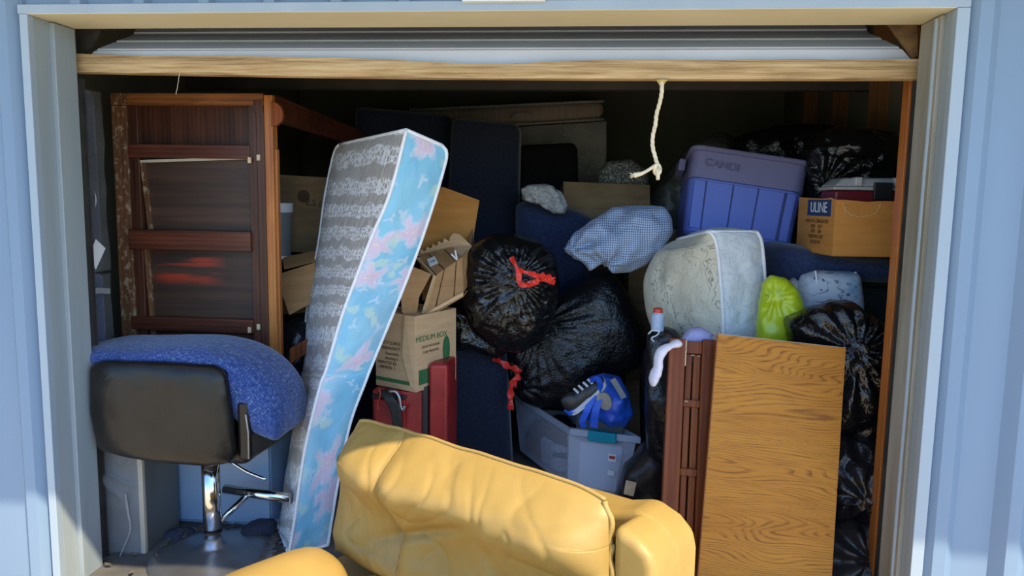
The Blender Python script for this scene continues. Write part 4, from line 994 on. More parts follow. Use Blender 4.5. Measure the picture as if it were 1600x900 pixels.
# --- black bags of the centre, with red drawstrings
b1 = thing('trash_bag', 'round shiny black trash bag tied with a red drawstring bow', 'trash bag', Matrix.Translation(at(800, 545, 3.64)), 'black trash bags in the centre pile')
o_ = [(722, 430), (735, 385), (770, 366), (800, 364), (840, 376), (866, 400), (874, 440), (868, 490), (850, 530), (815, 552), (775, 545), (740, 515), (724, 475)]
obj('bag', blob(o_, 3.66, .17, 6, .72, .85, .025, 4, .007, 13, poles=(pole(812, 430, 3.66, 19, .020, .19),), seed=11), T['bag'], b1, smooth=True)
def rib(pts, Y, wpx, parent, name='drawstring', n=24, th=.0015):
    q = cat([at(x, y, Y-dy) for x, y, dy in pts], n); ws = []
    for i, p in enumerate(q):
        t = (q[min(i+1, n)]-q[max(i-1, 0)]).normalized(); nn = Vector((t.z, 0, -t.x)).normalized()
        ws.append((nn+Vector((0, .6*math.sin(i*.6), 0))).normalized()*(wpx*Y/FPX*.5)*(1+.35*math.sin(i*.9)))
    return obj(name, MB().ribbon(q, ws, th), T['red_tie'], parent)
rib([(799, 402, .0), (804, 412, .02), (810, 426, .03), (813, 446, .03), (830, 443, .04), (850, 437, .035), (867, 442, .01)], 3.45, 7, b1)
rib([(806, 420, .02), (820, 425, .04), (836, 430, .045), (840, 438, .05), (826, 446, .05), (812, 444, .04)], 3.45, 7, b1)
rib([(838, 432, .045), (852, 432, .04), (866, 438, .02)], 3.45, 9, b1)
soft('trash_bag', 'small crinkled black trash bag wedged beside the green printed box', 'trash bag', 'bag', 'black trash bags in the centre pile', outline=[(680, 535), (682, 490), (700, 466), (730, 470), (760, 500), (790, 520), (800, 545), (780, 560), (740, 545), (700, 545)], Y=3.80, depth=.12, sub=5, lump=.03, crk=.014, cs=12, seed=12)
b2 = thing('trash_bag', 'largest black trash bag stretched over a square corner above the clear tote', 'trash bag', Matrix.Translation(at(900, 636, 3.98)), 'black trash bags in the centre pile')
o_ = [(783, 560), (790, 520), (830, 490), (868, 462), (905, 440), (945, 418), (962, 430), (985, 465), (1005, 510), (1016, 545), (1000, 572), (960, 592), (920, 622), (880, 640), (845, 640), (812, 622), (795, 595)]
big = blob(o_, 3.98, .19, 6, .70, .9, .02, 4, .005, 12, poles=(pole(838, 508, 3.98, 26, .014, .26), pole(815, 590, 3.98, 13, .018, .12)), seed=13, cpx=(900, 540))
obj('bag', big, T['bag_fine'], b2, smooth=True)
rib([(771, 559, .0), (785, 567, .02), (797, 574, .02), (808, 577, .03), (812, 582, .03)], 3.79, 9, b2)
rib([(813, 588, .03), (804, 593, .04), (799, 605, .04), (798, 622, .045), (798, 640, .045)], 3.77, 9, b2)
rib([(806, 580, .0), (807, 592, .01), (805, 606, .02)], 3.79, 3, b2, 'drawstring')
soft('trash_bag', 'dark trash bag slumped behind the upright cherry crib panel', 'trash bag', 'bag_matte', 'black trash bags in the centre pile', outline=[(1002, 800), (1000, 700), (1000, 600), (1006, 545), (1030, 535), (1075, 545), (1085, 650), (1075, 800), (1030, 830)], Y=3.66, depth=.12, sub=5, lump=.05, crk=.014, cs=9, seed=14)
soft('trash_bag', 'low dark trash bag lying on the floor left of the cherry crib panel', 'trash bag', 'bag_brown', 'black trash bags in the centre pile', outline=[(960, 850), (955, 790), (975, 725), (1010, 690), (1040, 700), (1060, 780), (1050, 850), (1000, 870)], Y=3.36, depth=.13, sub=5, lump=.05, crk=.016, cs=9, seed=15)
o = obj('wood_block', MB().hexa([at(974, 772, 3.20), at(990, 776, 3.20), at(990, 776, 3.26), at(974, 772, 3.26), at(978, 750, 3.20), at(995, 754, 3.20), at(995, 754, 3.26), at(978, 750, 3.26)]), T['chip'], bevel=.003)
tag(o, 'small offcut of pale wood resting on a dark trash bag', 'wood block')
# --- clear tote with teal latch
nc_ = onz(890, 668, .38); rc = onz(995, 682, .38); lc = onz(797, 610, .38)
ex = Vector((rc.x-nc_.x, rc.y-nc_.y, 0)); ey = Vector((lc.x-nc_.x, lc.y-nc_.y, 0)); TW, TL = ex.length, ey.length
ex.normalize(); eyp = Vector((-ex.y, ex.x, 0))
if eyp.dot(ey) < 0: eyp = -eyp
TL = min(TL, .70); TH = .33
ct = thing('clear_tote', 'clear plastic storage tote with a teal latch below the blue bag', 'tote', Matrix.Translation((nc_.x, nc_.y, .05)))
def tp_(u, v, z, inset=0.0):     # u along short side, v along long side, z 0..1
    k = 1-.13*(1-z); uu = .5+(u-.5)*k; vv = .5+(v-.5)*k
    sk = ey.normalized()
    return nc_*1.0+ex*(TW*uu)+sk*(TL*vv)+Vector((0, 0, -nc_.z+.05+TH*z))
def wall(p0, p1):
    a, b = p0; c, d = p1
    A = [tp_(a, b, 0), tp_(c, d, 0), tp_(c, d, 1), tp_(a, b, 1)]
    cc = tp_(.5, .5, .5); mid = (A[0]+A[2])/2; inn = (cc-mid).normalized()*.003; I = [p+inn for p in A]
    return MB().hexa([A[0], A[1], I[1], I[0], A[3], A[2], I[2], I[3]])
for p0, p1 in (((0, 0), (1, 0)), ((1, 0), (1, 1)), ((1, 1), (0, 1)), ((0, 1), (0, 0))): obj('wall', wall(p0, p1), T['tote_clear'], ct)
obj('bottom', MB().hexa([tp_(0, 0, 0), tp_(1, 0, 0), tp_(1, 1, 0), tp_(0, 1, 0)]+[p+Vector((0, 0, .003)) for p in (tp_(0, 0, 0), tp_(1, 0, 0), tp_(1, 1, 0), tp_(0, 1, 0))]), T['tote_clear'], ct)
rim = [tp_(0, 0, 1), tp_(1, 0, 1), tp_(1, 1, 1), tp_(0, 1, 1)]
cc = sum(rim, Vector())/4
for i in range(4):
    a, b = rim[i], rim[(i+1) % 4]; oa, ob = (a-cc).normalized()*.028, (b-cc).normalized()*.028; dz = Vector((0, 0, -.03)); up = Vector((0, 0, .004))
    obj('rim', MB().hexa([a+dz, b+dz, b+ob+dz, a+oa+dz, a+up, b+up, b+ob+up, a+oa+up]), T['rim_clear'], ct, bevel=.004)
a = tp_(.30, 0, 1)-eyp*.030; b = tp_(.72, 0, 1)-eyp*.030
obj('latch', MB().hexa([a+Vector((0, 0, -.045)), b+Vector((0, 0, -.045)), b+eyp*.03+Vector((0, 0, -.045)), a+eyp*.03+Vector((0, 0, -.045)), a+Vector((0, 0, .008)), b+Vector((0, 0, .008)), b+eyp*.03+Vector((0, 0, .008)), a+eyp*.03+Vector((0, 0, .008))]), T['teal'], ct, bevel=.006, seg=3)
fl_ = frame(tp_(.70, 0, .52)-eyp*.0035-ey.normalized()*.002, ex, Z=Vector((0, 0, 1)))
obj('sticker', MB().span((-.02, -.001, .01), (.02, 0, .05)), T['white_paper'], ct, F=fl_, world=False)
obj('sticker', MB().span((-.02, -.001, -.06), (.012, 0, -.035)), T['white_paper'], ct, F=fl_, world=False)
obj('sticker_mark', MB().span((-.015, -.0016, .025), (.015, -.001, .040)), T['red_plastic'], ct, F=fl_, world=False)
# contents of the tote
def cont(name, lab, mat, u0, u1, v0, v1, z0, z1, cat_, bev=.01, lump=0):
    c8 = [tp_(u0, v0, z0), tp_(u1, v0, z0), tp_(u1, v1, z0), tp_(u0, v1, z0), tp_(u0, v0, z1), tp_(u1, v0, z1), tp_(u1, v1, z1), tp_(u0, v1, z1)]
    return tag(obj(name, MB().hexa(c8), T[mat], bevel=bev, seg=3), lab, cat_)
cont('white_bin', 'white plastic bin standing inside the front of the clear tote', 'white_plastic', .22, .90, .05, .26, .03, .78, 'bin')
cont('folded_towel', 'grey white folded towel inside the middle of the clear tote', 'white_cloth', .06, .5, .36, .62, .02, .52, 'towel', .03)
cont('folded_shirt', 'dark brown folded shirt inside the far end of the clear tote', 'dark_red', .06, .6, .68, .93, .02, .38, 'shirt', .03)
cont('grey_jar', 'grey plastic box under the blue bag in the clear tote', 'grey_plastic', .40, .92, .10, .30, .80, 1.12, 'box')
def heap(u, v):
    e = min(1, 6*min(u, 1-u), 6*min(v, 1-v)); z = .30+.42*e+.16*noise.noise(Vector((u*3.1, v*4.3, 2)))*e+.06*noise.noise(Vector((u*9, v*12, 5)))*e
    return tp_(.07+.86*u, .34+.60*v, min(.93, z))
o = obj('black_cloth', MB().grid(heap, 40, 50), T['black_matte'], smooth=True); tag(o, 'heap of black clothes filling the clear tote', 'clothes')
# --- blue bag with sneakers on top of the tote
bb = soft('blue_bag', 'crumpled blue plastic bag with handles on the clear tote', 'bag', 'blue_bag', outline=[(905, 640), (905, 610), (925, 592), (945, 584), (968, 590), (982, 612), (986, 640), (975, 660), (955, 665), (935, 655), (918, 660)], Y=3.52, depth=.10, sub=5, lump=.03, ls=6, crk=.012, cs=14, seed=21)
def brib(pts, Y, wpx, parent, mat='blue_bag'):
    q = cat([at(x, y, Y-dy) for x, y, dy in pts], 20); ws = []
    for i, p in enumerate(q):
        t = (q[min(i+1, 20)]-q[max(i-1, 0)]).normalized(); ws.append(Vector((t.z, .25, -t.x)).normalized()*(wpx*Y/FPX*.5))
    return obj('handle', MB().ribbon(q, ws, .002), T[mat], parent)
brib([(930, 600, 0), (926, 594, .03), (934, 592, .05), (938, 602, .04), (934, 612, .02)], 3.42, 9, bb)
brib([(930, 610, .02), (912, 628, .04), (892, 640, .05), (886, 646, .04)], 3.42, 13, bb)
brib([(928, 616, .03), (918, 640, .05), (910, 658, .05), (914, 668, .04)], 3.42, 10, bb)
brib([(936, 622, .03), (930, 645, .05), (928, 668, .05)], 3.42, 12, bb)
obj('printed_patch', MB().ribbon([at(x, y, 3.405) for x, y in ((957, 592), (966, 606), (975, 622))], Vector((.012, 0, .006)), .002), T['rim_grey'], bb)
def sneaker(F, lab, grp):
    t = thing('sneaker', lab, 'shoe', F, grp)
    def fn(u, v):
        x = .24*u; wd = .042*(1-abs(2*u-1)**4)**.5*(1 if u > .5 else .85)+.002; hh = .07-.045*u if u > .3 else .085-.06*u
        a = math.pi*v; return Vector((x, -wd*math.cos(a), .022+hh*math.sin(a)*(1-abs(2*u-1)**8)**.5))
    obj('upper', MB().grid(fn, 24, 14), T['black_plastic'], t, F=F, world=False, smooth=True)
    ring = [(.24*u, .045*(1-abs(2*u-1)**4)**.5+.002) for u in [i/16 for i in range(17)]]; poly = ring+[(x, -y) for x, y in reversed(ring)]
    n = len(poly); mb = MB().add([Vector((x, y, z)) for z in (0, .024) for x, y in poly], [tuple(range(n))[::-1], tuple(range(n, 2*n))]+[(i, (i+1) % n, (i+1) % n+n, i+n) for i in range(n)])
    obj('sole', mb, T['white_plastic'], t, F=F, world=False)
    mb = MB()
    for k in range(4):
        u = .42+.11*k; z = fn(u, .5).z; mb.box((.24*u, 0, z+.001), (.010, .045, .005))
    obj('laces', mb, T['white_paper'], t, F=F, world=False); return t
p0 = at(888, 648, 3.40); p1 = at(932, 608, 3.44)
sneaker(frame(p0, p1-p0, Z=(-.3, -.35, .9)), 'black sneaker with white sole and laces beside the blue bag', 'sneakers in the blue bag')
c = at(944, 627, 3.40)
o = obj('shoe_sole', MB().prism([(.036*math.cos(t)*(1+.15*math.sin(t)), .046*math.sin(t)) for t in [i*math.pi/12 for i in range(24)]], -.012, .012, Matrix.Translation(c) @ Matrix.Rotation(-.5, 4, 'Y') @ Matrix.Rotation(.15, 4, 'X')), T['sole'], bevel=.006, seg=3)
tag(o, 'rounded tan grey shoe sole poking out of the blue bag', 'shoe')

# ================================================================== BOXES RIGHT OF THE FLORAL MATTRESS
# red tool chest on the floor
a = at(582, 690, 3.30); b = at(668, 690, 3.30)
rt = thing('tool_chest', 'scratched red metal tool chest on the floor under the green printed box', 'tool chest', Matrix.Translation(((a.x+b.x)/2, 3.30, 0)))
zt_ = at(640, 612, 3.30).z
boxo('body', (a.x, 3.305, 0), (b.x-.03, 3.60, zt_), T['red_paint'], rt, .006)
boxo('door', (a.x+.01, 3.29, .05), (b.x-.105, 3.304, zt_-.04), T['red_paint'], rt, .006)
boxo('edge_gap', (b.x-.029, 3.32, 0), (b.x-.004, 3.60, zt_+.02), T['black_plastic'], rt)
boxo('frame_rail', (a.x, 3.296, zt_-.035), (b.x-.10, 3.3045, zt_-.018), T['black_plastic'], rt)
zt2 = at(690, 566, 3.36).z
cr = obj('side_column', MB().span((b.x-.003, 3.325, 0), (at(700, 620, 3.33).x, 3.60, zt2)), T['red_paint'], rt, bevel=.02, seg=3)
hk = cat([at(x, y, 3.27) for x, y in ((608, 612), (618, 612), (624, 622), (626, 636), (630, 641), (632, 634))], 24)
obj('hook', MB().tube(hk, .008, 8), T['brushed'], rt, smooth=True)
for k in range(5):
    q = cat([at(592+k*3, 612-k, 3.265+.004*k), at(602+k*3, 622, 3.25), at(612+k*3, 640, 3.255), at(616+k*3, 668, 3.262)], 16)
    o = obj('cable', MB().tube(q, .0065, 7), T['black_plastic'], smooth=True)
    tag(o, 'black cable beside the red tool chest hook, %s from the left' % ('first', 'second', 'third', 'fourth', 'fifth')[k], 'cable', 'black cables by the red tool chest')
q = cat([at(592, 606, 3.255), at(594, 618, 3.25), at(590, 630, 3.25), at(591, 640, 3.25)], 20)
o = obj('red_twine', MB().tube([p+Vector((.003*math.sin(i*2), 0, 0)) for i, p in enumerate(q)], .003, 6), T['red_plastic'], smooth=True)
tag(o, 'short red twine hanging beside the floral mattress edge', 'twine')
# green printed medium box
c0 = at(650, 611, 3.27); zb_ = zt_+.004; c0.z = zb_
d1 = at(560, 596, 3.44)-c0; d1.z = 0; d2 = at(700, 560, 3.66)-c0; d2.z = 0
F = frame(c0, -d1.normalized()*1.0, Z=(-.06, .02, 1))
gx_ = .25; hgt = at(640, 492, 3.30).z-zb_
ang = math.atan2(-d1.y, -d1.x)
mbx = thing('moving_box', 'tan cardboard moving box printed in green on the red tool chest', 'box', F)
# local: x to the right along the front face (origin at its right end), y back
def mbp(n_, a, b, m_='cardboard_pale'): return obj(n_, MB().span(a, b), T[m_], mbx, F=F, world=False, bevel=.002)
mbp('front', (-gx_, 0, 0), (0, .006, hgt)); mbp('back', (-gx_, .30, 0), (0, .306, hgt)); mbp('side', (-.006, .0065, 0), (0, .2995, hgt)); mbp('side', (-gx_, .0065, 0), (-gx_+.006, .2995, hgt)); mbp('top', (-gx_+.006, .006, hgt-.012), (-.006, .30, hgt-.006)); mbp('bottom', (-gx_+.006, .006, .0005), (-.006, .30, .006))
FRONT = F @ Matrix.Rotation(math.pi/2, 4, 'X'); SIDE = F @ Matrix.Rotation(math.pi/2, 4, 'Z') @ Matrix.Rotation(math.pi/2, 4, 'X')
def onfront(x, z): return F @ Matrix.Translation((x, -.0012, z)) @ Matrix.Rotation(math.pi/2, 4, 'X')
def onside(y, z): return F @ Matrix.Translation((.0012, y, z)) @ Matrix.Rotation(math.pi/2, 4, 'Z') @ Matrix.Rotation(math.pi/2, 4, 'X')
obj('green_stripe', MB().span((-gx_+.002, -.001, .028), (-.03, 0, .046)), T['green_ink'], mbx, F=F, world=False)
for i, (s_, z_) in enumerate((('RECYCLABLE-', .215), ('SUPERMARKET', .190), ('Assemble', .165), ('moving s', .142), ('PRINTED IN', .118), ('DIMENS. 1', .096))): text(s_, .022, onfront(-.085-.008*i, z_), T['brown_ink'], mbx, align='RIGHT')
fp = [(-.085, -.003, .30), (-.055, -.012, hgt-.002), (-.001, -.003, hgt-.002), (-.001, -.003, .006), (-.03, -.006, .03), (-.075, -.010, .17)]
flap(mbx, F, fp, 'cardboard_pale', .003, 'bent_flap')
text('MEDIUM BOX', .038, onside(.115, .245) @ Matrix.Rotation(.0, 4, 'Z'), T['green_ink'], mbx)
text('BOITE MOYENNE', .017, onside(.11, .205), T['brown_ink'], mbx); text('CAJA MEDIANA', .017, onside(.11, .180), T['brown_ink'], mbx)
obj('green_print', MB().prism([(.02+.0*t, .03) for t in (0,)]+[(.09, .03), (.09, .10), (.02, .10)], -.001, 0, Matrix.Translation((.0015, 0, 0)) @ Matrix.Rotation(math.pi/2, 4, 'Z')), T['green_ink'], mbx, F=F, world=False)
obj('green_print', MB().prism([(.225+.028*math.cos(t), .165+.07*math.sin(t)) for t in [i*math.pi/8 for i in range(16)]], -.001, 0, Matrix.Translation((.0015, 0, 0)) @ Matrix.Rotation(math.pi/2, 4, 'Z')), T['green_ink'], mbx, F=F, world=False)
# open tilted box with serrated liner, resting on the moving box
ob = thing('open_box', 'open tilted cardboard box with serrated liner beside the floral mattress', 'box', Matrix.Translation(at(690, 497, 3.5)))
IDW = Matrix.Identity(4)
def poly(nm, pts, mat, th=.005, parent=ob):
    P = [at(*p) for p in pts]; nrm = (P[1]-P[0]).cross(P[2]-P[0]).normalized()
    if nrm.y < 0: nrm = -nrm
    n = len(P); mb = MB().add(P+[p+nrm*th for p in P], [tuple(range(n)), tuple(range(2*n-1, n-1, -1))]+[(i, (i+1) % n, (i+1) % n+n, i+n) for i in range(n)])
    return obj(nm, mb, T[mat], parent)
YF0, YF1, YB1 = 3.40, 3.45, 3.58
fBL, fBR, fTR, fTL = (660, 494, YF0), (723, 457, YF0+.05), (722, 402, YF1+.05), (681, 430, YF1)
tBL, tBR = (652, 402, YB1), (706, 386, YB1+.02)
def lp2(a, b, t): return tuple(x+(y-x)*t for x, y in zip(a, b))
for t0, t1 in ((.04, .30), (.345, .76), (.80, 1.0)):
    poly('liner_panel', [lp2(fBL, fBR, t0), lp2(fBL, fBR, t1), lp2(fTL, fTR, t1), lp2(fTL, fTR, t0)], 'cardboard', .012)
    poly('liner_panel', [lp2(fTL, fTR, t0), lp2(fTL, fTR, t1), lp2(tBL, tBR, t1), lp2(tBL, tBR, t0)], 'cardboard', .012)
def off(p, dx, dy, dY): return (p[0]+dx, p[1]+dy, p[2]+dY)
poly('liner_back', [off(fBL, 0, 0, .013), off(fBR, 0, 0, .013), off(fTR, 0, 0, .013), off(fTL, 0, 0, .013)], 'cardboard_dark', .004)
poly('liner_back', [off(fTL, 0, 1, .014), off(fTR, 0, 1, .014), off(tBR, 0, 1, .014), off(tBL, 0, 1, .014)], 'cardboard_dark', .004)
poly('tray_edge', [off(fBL, -3, 5, -.01), off(fBR, 1, 5, -.01), off(fBR, 1, -1, -.01), off(fBL, -3, -1, -.01)], 'cardboard_pale', .014)
poly('tray_edge', [off(fBL, -4, 4, -.008), off(fBL, 1, 0, -.008), off(fTL, 0, 1, -.008), off(fTL, -4, 0, -.008)], 'cardboard_pale', .014)
poly('tray_edge', [off(fTL, -4, 0, -.006), off(fTL, 0, 1, -.006), off(tBL, 3, 0, -.006), off(tBL, -2, 0, -.006)], 'cardboard_pale', .012)
# outer shell
poly('side', [(725, 456, 3.46), (742, 430, 3.74), (740, 352, 3.78), (734, 386, 3.60), (723, 402, 3.51)], 'cardboard', .005)
poly('bottom', [(657, 501, 3.40), (724, 462, 3.46), (742, 436, 3.74), (676, 470, 3.74)], 'cardboard', .005)
poly('back', [(660, 470, 3.76), (742, 434, 3.76), (740, 350, 3.80), (655, 380, 3.80)], 'cardboard_in', .005)
ser = [(651, 400, 3.59), (706, 385, 3.61), (721, 404, 3.52), (737, 384, 3.60), (718, 366, 3.63), (709, 364, 3.635), (703, 370, 3.635), (702, 377, 3.63)]
for k in range(5):
    x = 697-9*k; y = 374+4.3*k; ser += [(x, y, 3.63), (x-3, y-1.5, 3.63), (x-4, y+4, 3.625), (x-7, y+6, 3.625)]
poly('serrated_strip', ser, 'cardboard_pale', .004)
poly('flap', [(655, 396, 3.70), (737, 386, 3.72), (749, 313, 3.80), (692, 292, 3.80), (662, 298, 3.80)], 'cardboard_in', .006)
poly('flap', [(643, 416, 3.40), (674, 428, 3.42), (655, 464, 3.39), (626, 455, 3.36)], 'cardboard', .005)
poly('flap', [(626, 455, 3.36), (655, 464, 3.39), (650, 500, 3.40), (628, 488, 3.36)], 'cardboard', .005)
LB = [(667, 405), (679, 400), (685, 411), (672, 417)]
yl = lambda p: 3.575-.0042*(p[1]-398)-.012
poly('address_label', [(x, y, yl((x, y))) for x, y in LB], 'white_paper', .001)
c_ = [Vector(at(x, y, yl((x, y))-.002)) for x, y in LB]; cc_ = sum(c_, Vector())/4
text('I128', .016, frame(cc_, (c_[2]-c_[3]), Z=(c_[2]-c_[3]).cross(c_[0]-c_[3])), T['ink'], ob)
for px0, px1 in (((705, 397), (714, 406)), ((714, 406), (711, 391))):
    obj('plastic_clip', MB().tube([at(*px0, 3.46), at(*px1, 3.46)], .005, 6), T['white_plastic'], ob)
# --- box with 2.5 LITER print, bin and loose flaps left of the mattress
F = frame(at(428, 392, 3.95), (1, .05, -.04), Z=(0, 0, 1))
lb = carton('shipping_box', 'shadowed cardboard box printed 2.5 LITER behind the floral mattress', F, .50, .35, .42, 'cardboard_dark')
text('2.5 LITER', .05, F @ Matrix.Translation((.27, -.002, .27)) @ Matrix.Rotation(math.pi/2, 4, 'X') @ Matrix.Rotation(-.10, 4, 'Z'), T['ink'], lb)
obj('emblem', MB().lathe([(.035, 0), (.035, .001)], 20, F @ Matrix.Translation((.16, -.001, .31)) @ Matrix.Rotation(math.pi/2, 4, 'X')), T['brown_ink'], lb)
c = at(434, 402, 3.70); tz = at(434, 318, 3.70).z
bn = thing('waste_bin', 'grey waste bin with a white rim beside the orange wooden bed post', 'bin', Matrix.Translation(c))
h_ = tz-c.z
obj('body', MB().lathe([(.068, 0), (.078, h_)], 28, Matrix.Translation(c)), T['grey_plastic'], bn, smooth=False)
obj('rim', MB().lathe([(.080, h_-.045), (.082, h_-.04), (.083, h_), (.079, h_+.004)], 28, Matrix.Translation(c)), T['white_plastic'], bn)
obj('foot_ring', MB().lathe([(.070, -.006), (.071, .010)], 28, Matrix.Translation(c)), T['white_plastic'], bn)
F = frame(at(429, 490, 3.62), (1, -.1, .12), Z=(-.1, .25, 1))
t = thing('flap_box', 'cardboard box with an open flap under the grey waste bin', 'box', F)
for n_, a, b in (('front', (0, .05, 0), (.32, .055, .20)), ('side', (0, .056, 0), (.006, .36, .20)), ('back', (0, .36, 0), (.32, .366, .24)), ('bottom', (.006, .056, 0), (.32, .36, .006))):
    obj(n_, MB().span(a, b), T['cardboard_dark'], t, F=F, world=False, bevel=.0015)
P_ = [F.inverted() @ at(x, y, Yq) for x, y, Yq in ((430, 430, 3.52), (492, 410, 3.52), (492, 470, 3.44), (452, 492, 3.42))]
flap(t, F, P_, 'cardboard', .005)
P_ = [F.inverted() @ at(x, y, Yq) for x, y, Yq in ((440, 402, 3.66), (492, 392, 3.66), (492, 408, 3.56), (444, 420, 3.56))]
flap(t, F, P_, 'cardboard', .005)
soft('dark_bundle', 'dark film covered bundle between bed post and floral mattress', 'bundle', 'bag_matte', outline=[(425, 555), (430, 505), (470, 495), (492, 510), (488, 560), (470, 600), (435, 590)], Y=3.52, depth=.12, sub=4, lump=.03, crk=.01)
o = obj('brown_board', MB().hexa([at(452, 570, 3.32), at(492, 545, 3.34), at(492, 545, 3.60), at(452, 570, 3.58), at(452, 545, 3.32), at(492, 522, 3.34), at(492, 522, 3.60), at(452, 545, 3.58)]), T['cherry'], bevel=.003)
tag(o, 'brown wooden board end between denim cushion and floral mattress', 'board')

# ================================================================== RIGHT SIDE
# --- laminate table top leaning in the doorway
zt_ = at(1122, 522, 2.93)
TLp, TRp = at(1122, 522, 2.93), at(1322, 544, 2.93); TRp.z = TRp.z
BLp = onz(1078, 960, 0.0); 
d = fw+RX*((1078-800)/FPX)+UX*((450-960)/FPX)
X_ = (TRp-TLp); zg = TLp-Vector((at(1072, 985, 2.68).x, 2.68, .004)); Zp = (zg-X_*(zg.dot(X_)/X_.length_squared)).normalized()
BL = TLp-Zp*((TLp.z-.05)/Zp.z)
F = frame(BL, (X_.x, X_.y, X_.z), Z=TLp-BL)
tw = X_.length; thh = (TLp-BL).length
tt = thing('table_top', 'oak laminate table top leaning upright inside the doorway', 'table top', F)
obj('board', MB().span((0, 0, 0), (tw, .026, thh)), T['oak'], tt, F=F, world=False, bevel=.002)
obj('edge_band', MB().span((-.002, .001, 0), (-.0002, .025, thh)), T['orange_wood'], tt, F=F, world=False)
obj('edge_band', MB().span((.0, .001, thh+.0002), (tw, .025, thh+.002)), T['tan_edge'], tt, F=F, world=False)
# --- cherry crib panel behind it
A = at(1046, 528, 3.03); B = at(1120, 533, 3.03)
X_ = B-A; zg = A-Vector((at(1022, 985, 2.80).x, 2.80, .004)); Zp = (zg-X_*(zg.dot(X_)/X_.length_squared)).normalized(); BLc = A-Zp*((A.z-.03)/Zp.z)
F = frame(BLc, B-A, Z=A-BLc); ch = (A-BLc).length; k_ = (B-A).length/74.0       # metres per pixel near the top
cp = thing('crib_panel', 'cherry wood crib panel with slats leaning left of the oak table top', 'crib panel', F)
def C(n_, x0, x1, y0, y1, z0, z1, mat='cherry'): return obj(n_, MB().span((x0, y0, z0), (x1, y1, z1)), T[mat], cp, F=F, world=False, bevel=.004)
cw = .46
C('stile', 0, .068, 0, .035, 0, ch)
C('stile', .135, .195, -.004, .035, 0, ch+.004)
C('stile', cw-.06, cw, 0, .035, 0, ch)
C('top_rail', .068, .135, .004, .035, ch-.058, ch-.006); C('top_rail', .195, cw-.06, .004, .035, ch-.058, ch-.006)
C('slat', .072, .098, .012, .030, 0, ch-.06); C('slat', .104, .132, .016, .034, 0, ch-.06)
for k in range(3): C('slat', .205+.07*k, .25+.07*k, .014, .030, 0, ch-.06)
for zz in (.245, .52, .80):
    C('cross_rail', .068, .135, .002, .034, ch-zz-.03, ch-zz); C('cross_rail', .195, cw-.06, .002, .034, ch-zz-.03, ch-zz)
C('chipped_edge', .066, .072, -.0015, .003, ch-.11, ch-.003, 'chip')
for x, z in ((.09, ch-.062), (.115, ch-.064), (.072, ch-.25)): C('staple', x, x+.014, -.002, .004, z-.005, z, 'chip')
# --- sock draped over the crib panel, lavender one behind
q = cat([at(x, y, Yq) for x, y, Yq in ((1060, 536, 2.995), (1046, 541, 2.968), (1035, 548, 2.955), (1029, 560, 2.95), (1028, 575, 2.95), (1022, 590, 2.95), (1020, 603, 2.95))], 30)
sk = thing('sock', 'pinkish white sock hanging over the left edge of the crib panel', 'sock', Matrix.Translation(q[-1]))
def wob(q, r): return [rr*(1+.35*noise.noise(p*32)) for p, rr in zip(q, r)]
obj('leg', MB().tube(q, wob(q, [.020+.006*math.sin(min(1, i/12)*math.pi/2) if i < 26 else .026-.004*(i-26) for i in range(31)]), 16, flat=.65), T['pinkwhite'], sk, smooth=True)
soft('lavender_towel', 'lavender towel bunched behind the top of the crib panel', 'towel', 'lavender', outline=[(1060, 545), (1068, 525), (1080, 514), (1096, 512), (1110, 520), (1114, 534), (1108, 560), (1064, 570)], Y=3.13, depth=.05, sub=4, p=.7, lump=.01, crk=.004, cs=20)
# --- spray can and dark odds and ends
ca = at(1027, 517, 3.22); cb_ = at(1031, 484, 3.22); F = frame(ca, (1, 0, 0), Z=cb_-ca)
sc_ = thing('spray_can', 'small pale blue spray can with a red cap left of the folded mattress', 'spray can', F); hc = (cb_-ca).length
obj('body', MB().lathe([(.026, 0), (.028, .004), (.028, hc-.02), (.022, hc-.012)], 20), T['can'], sc_, F=F, world=False)
obj('cap', MB().lathe([(.021, hc-.012), (.020, hc+.004), (.014, hc+.008)], 20), T['red_plastic'], sc_, F=F, world=False)
soft('black_bundle', 'black cloth bundle beneath the small spray can', 'bundle', 'bag_matte', outline=[(1010, 545), (1012, 520), (1030, 510), (1055, 515), (1066, 530), (1068, 650), (1060, 740), (1015, 740), (1006, 640)], Y=3.30, depth=.09, sub=4, lump=.03, crk=.008, seed=8)
q = cat([at(x, y, 3.19) for x, y in ((1013, 522), (1020, 516), (1030, 518), (1026, 524), (1018, 528), (1022, 534))], 20)
o = obj('charger_cable', MB().tube(q, .0035, 6), T['white_plastic'], smooth=True); tag(o, 'thin white charger cable on the black bundle by the spray can', 'cable')
# --- violet blue tote, tipped
TLp, TRp = at(1078, 222, 3.74), at(1264, 250, 3.74); BLp, BRp = at(1066, 368, 3.74), at(1243, 382, 3.74)
Xd = (TRp-TLp); Zd = ((TLp+TRp)/2-(BLp+BRp)/2); o0 = (BLp+BRp)/2
F = frame(o0, (Xd.x, -.02, Xd.z), Z=(Zd.x, .10, Zd.z)); hz = Zd.length; wt = Xd.length; wb = (BRp-BLp).length*.97; dt, db = .44, .38
pt = thing('storage_tote', 'violet blue plastic storage tote with marker writing on its rim', 'tote', F)
def ring(w0, d0, z, r=.05, n=6, y0=0):
    out = []
    for cx_, cy_, a0 in ((w0/2-r, -r*0+r, -90), (w0/2-r, d0-r, 0), (-w0/2+r, d0-r, 90), (-w0/2+r, r, 180)):
        for k in range(n+1):
            a = math.radians(a0+90*k/n); out.append(Vector((cx_+r*math.cos(a), cy_+r*math.sin(a)+y0, z)))
    return out
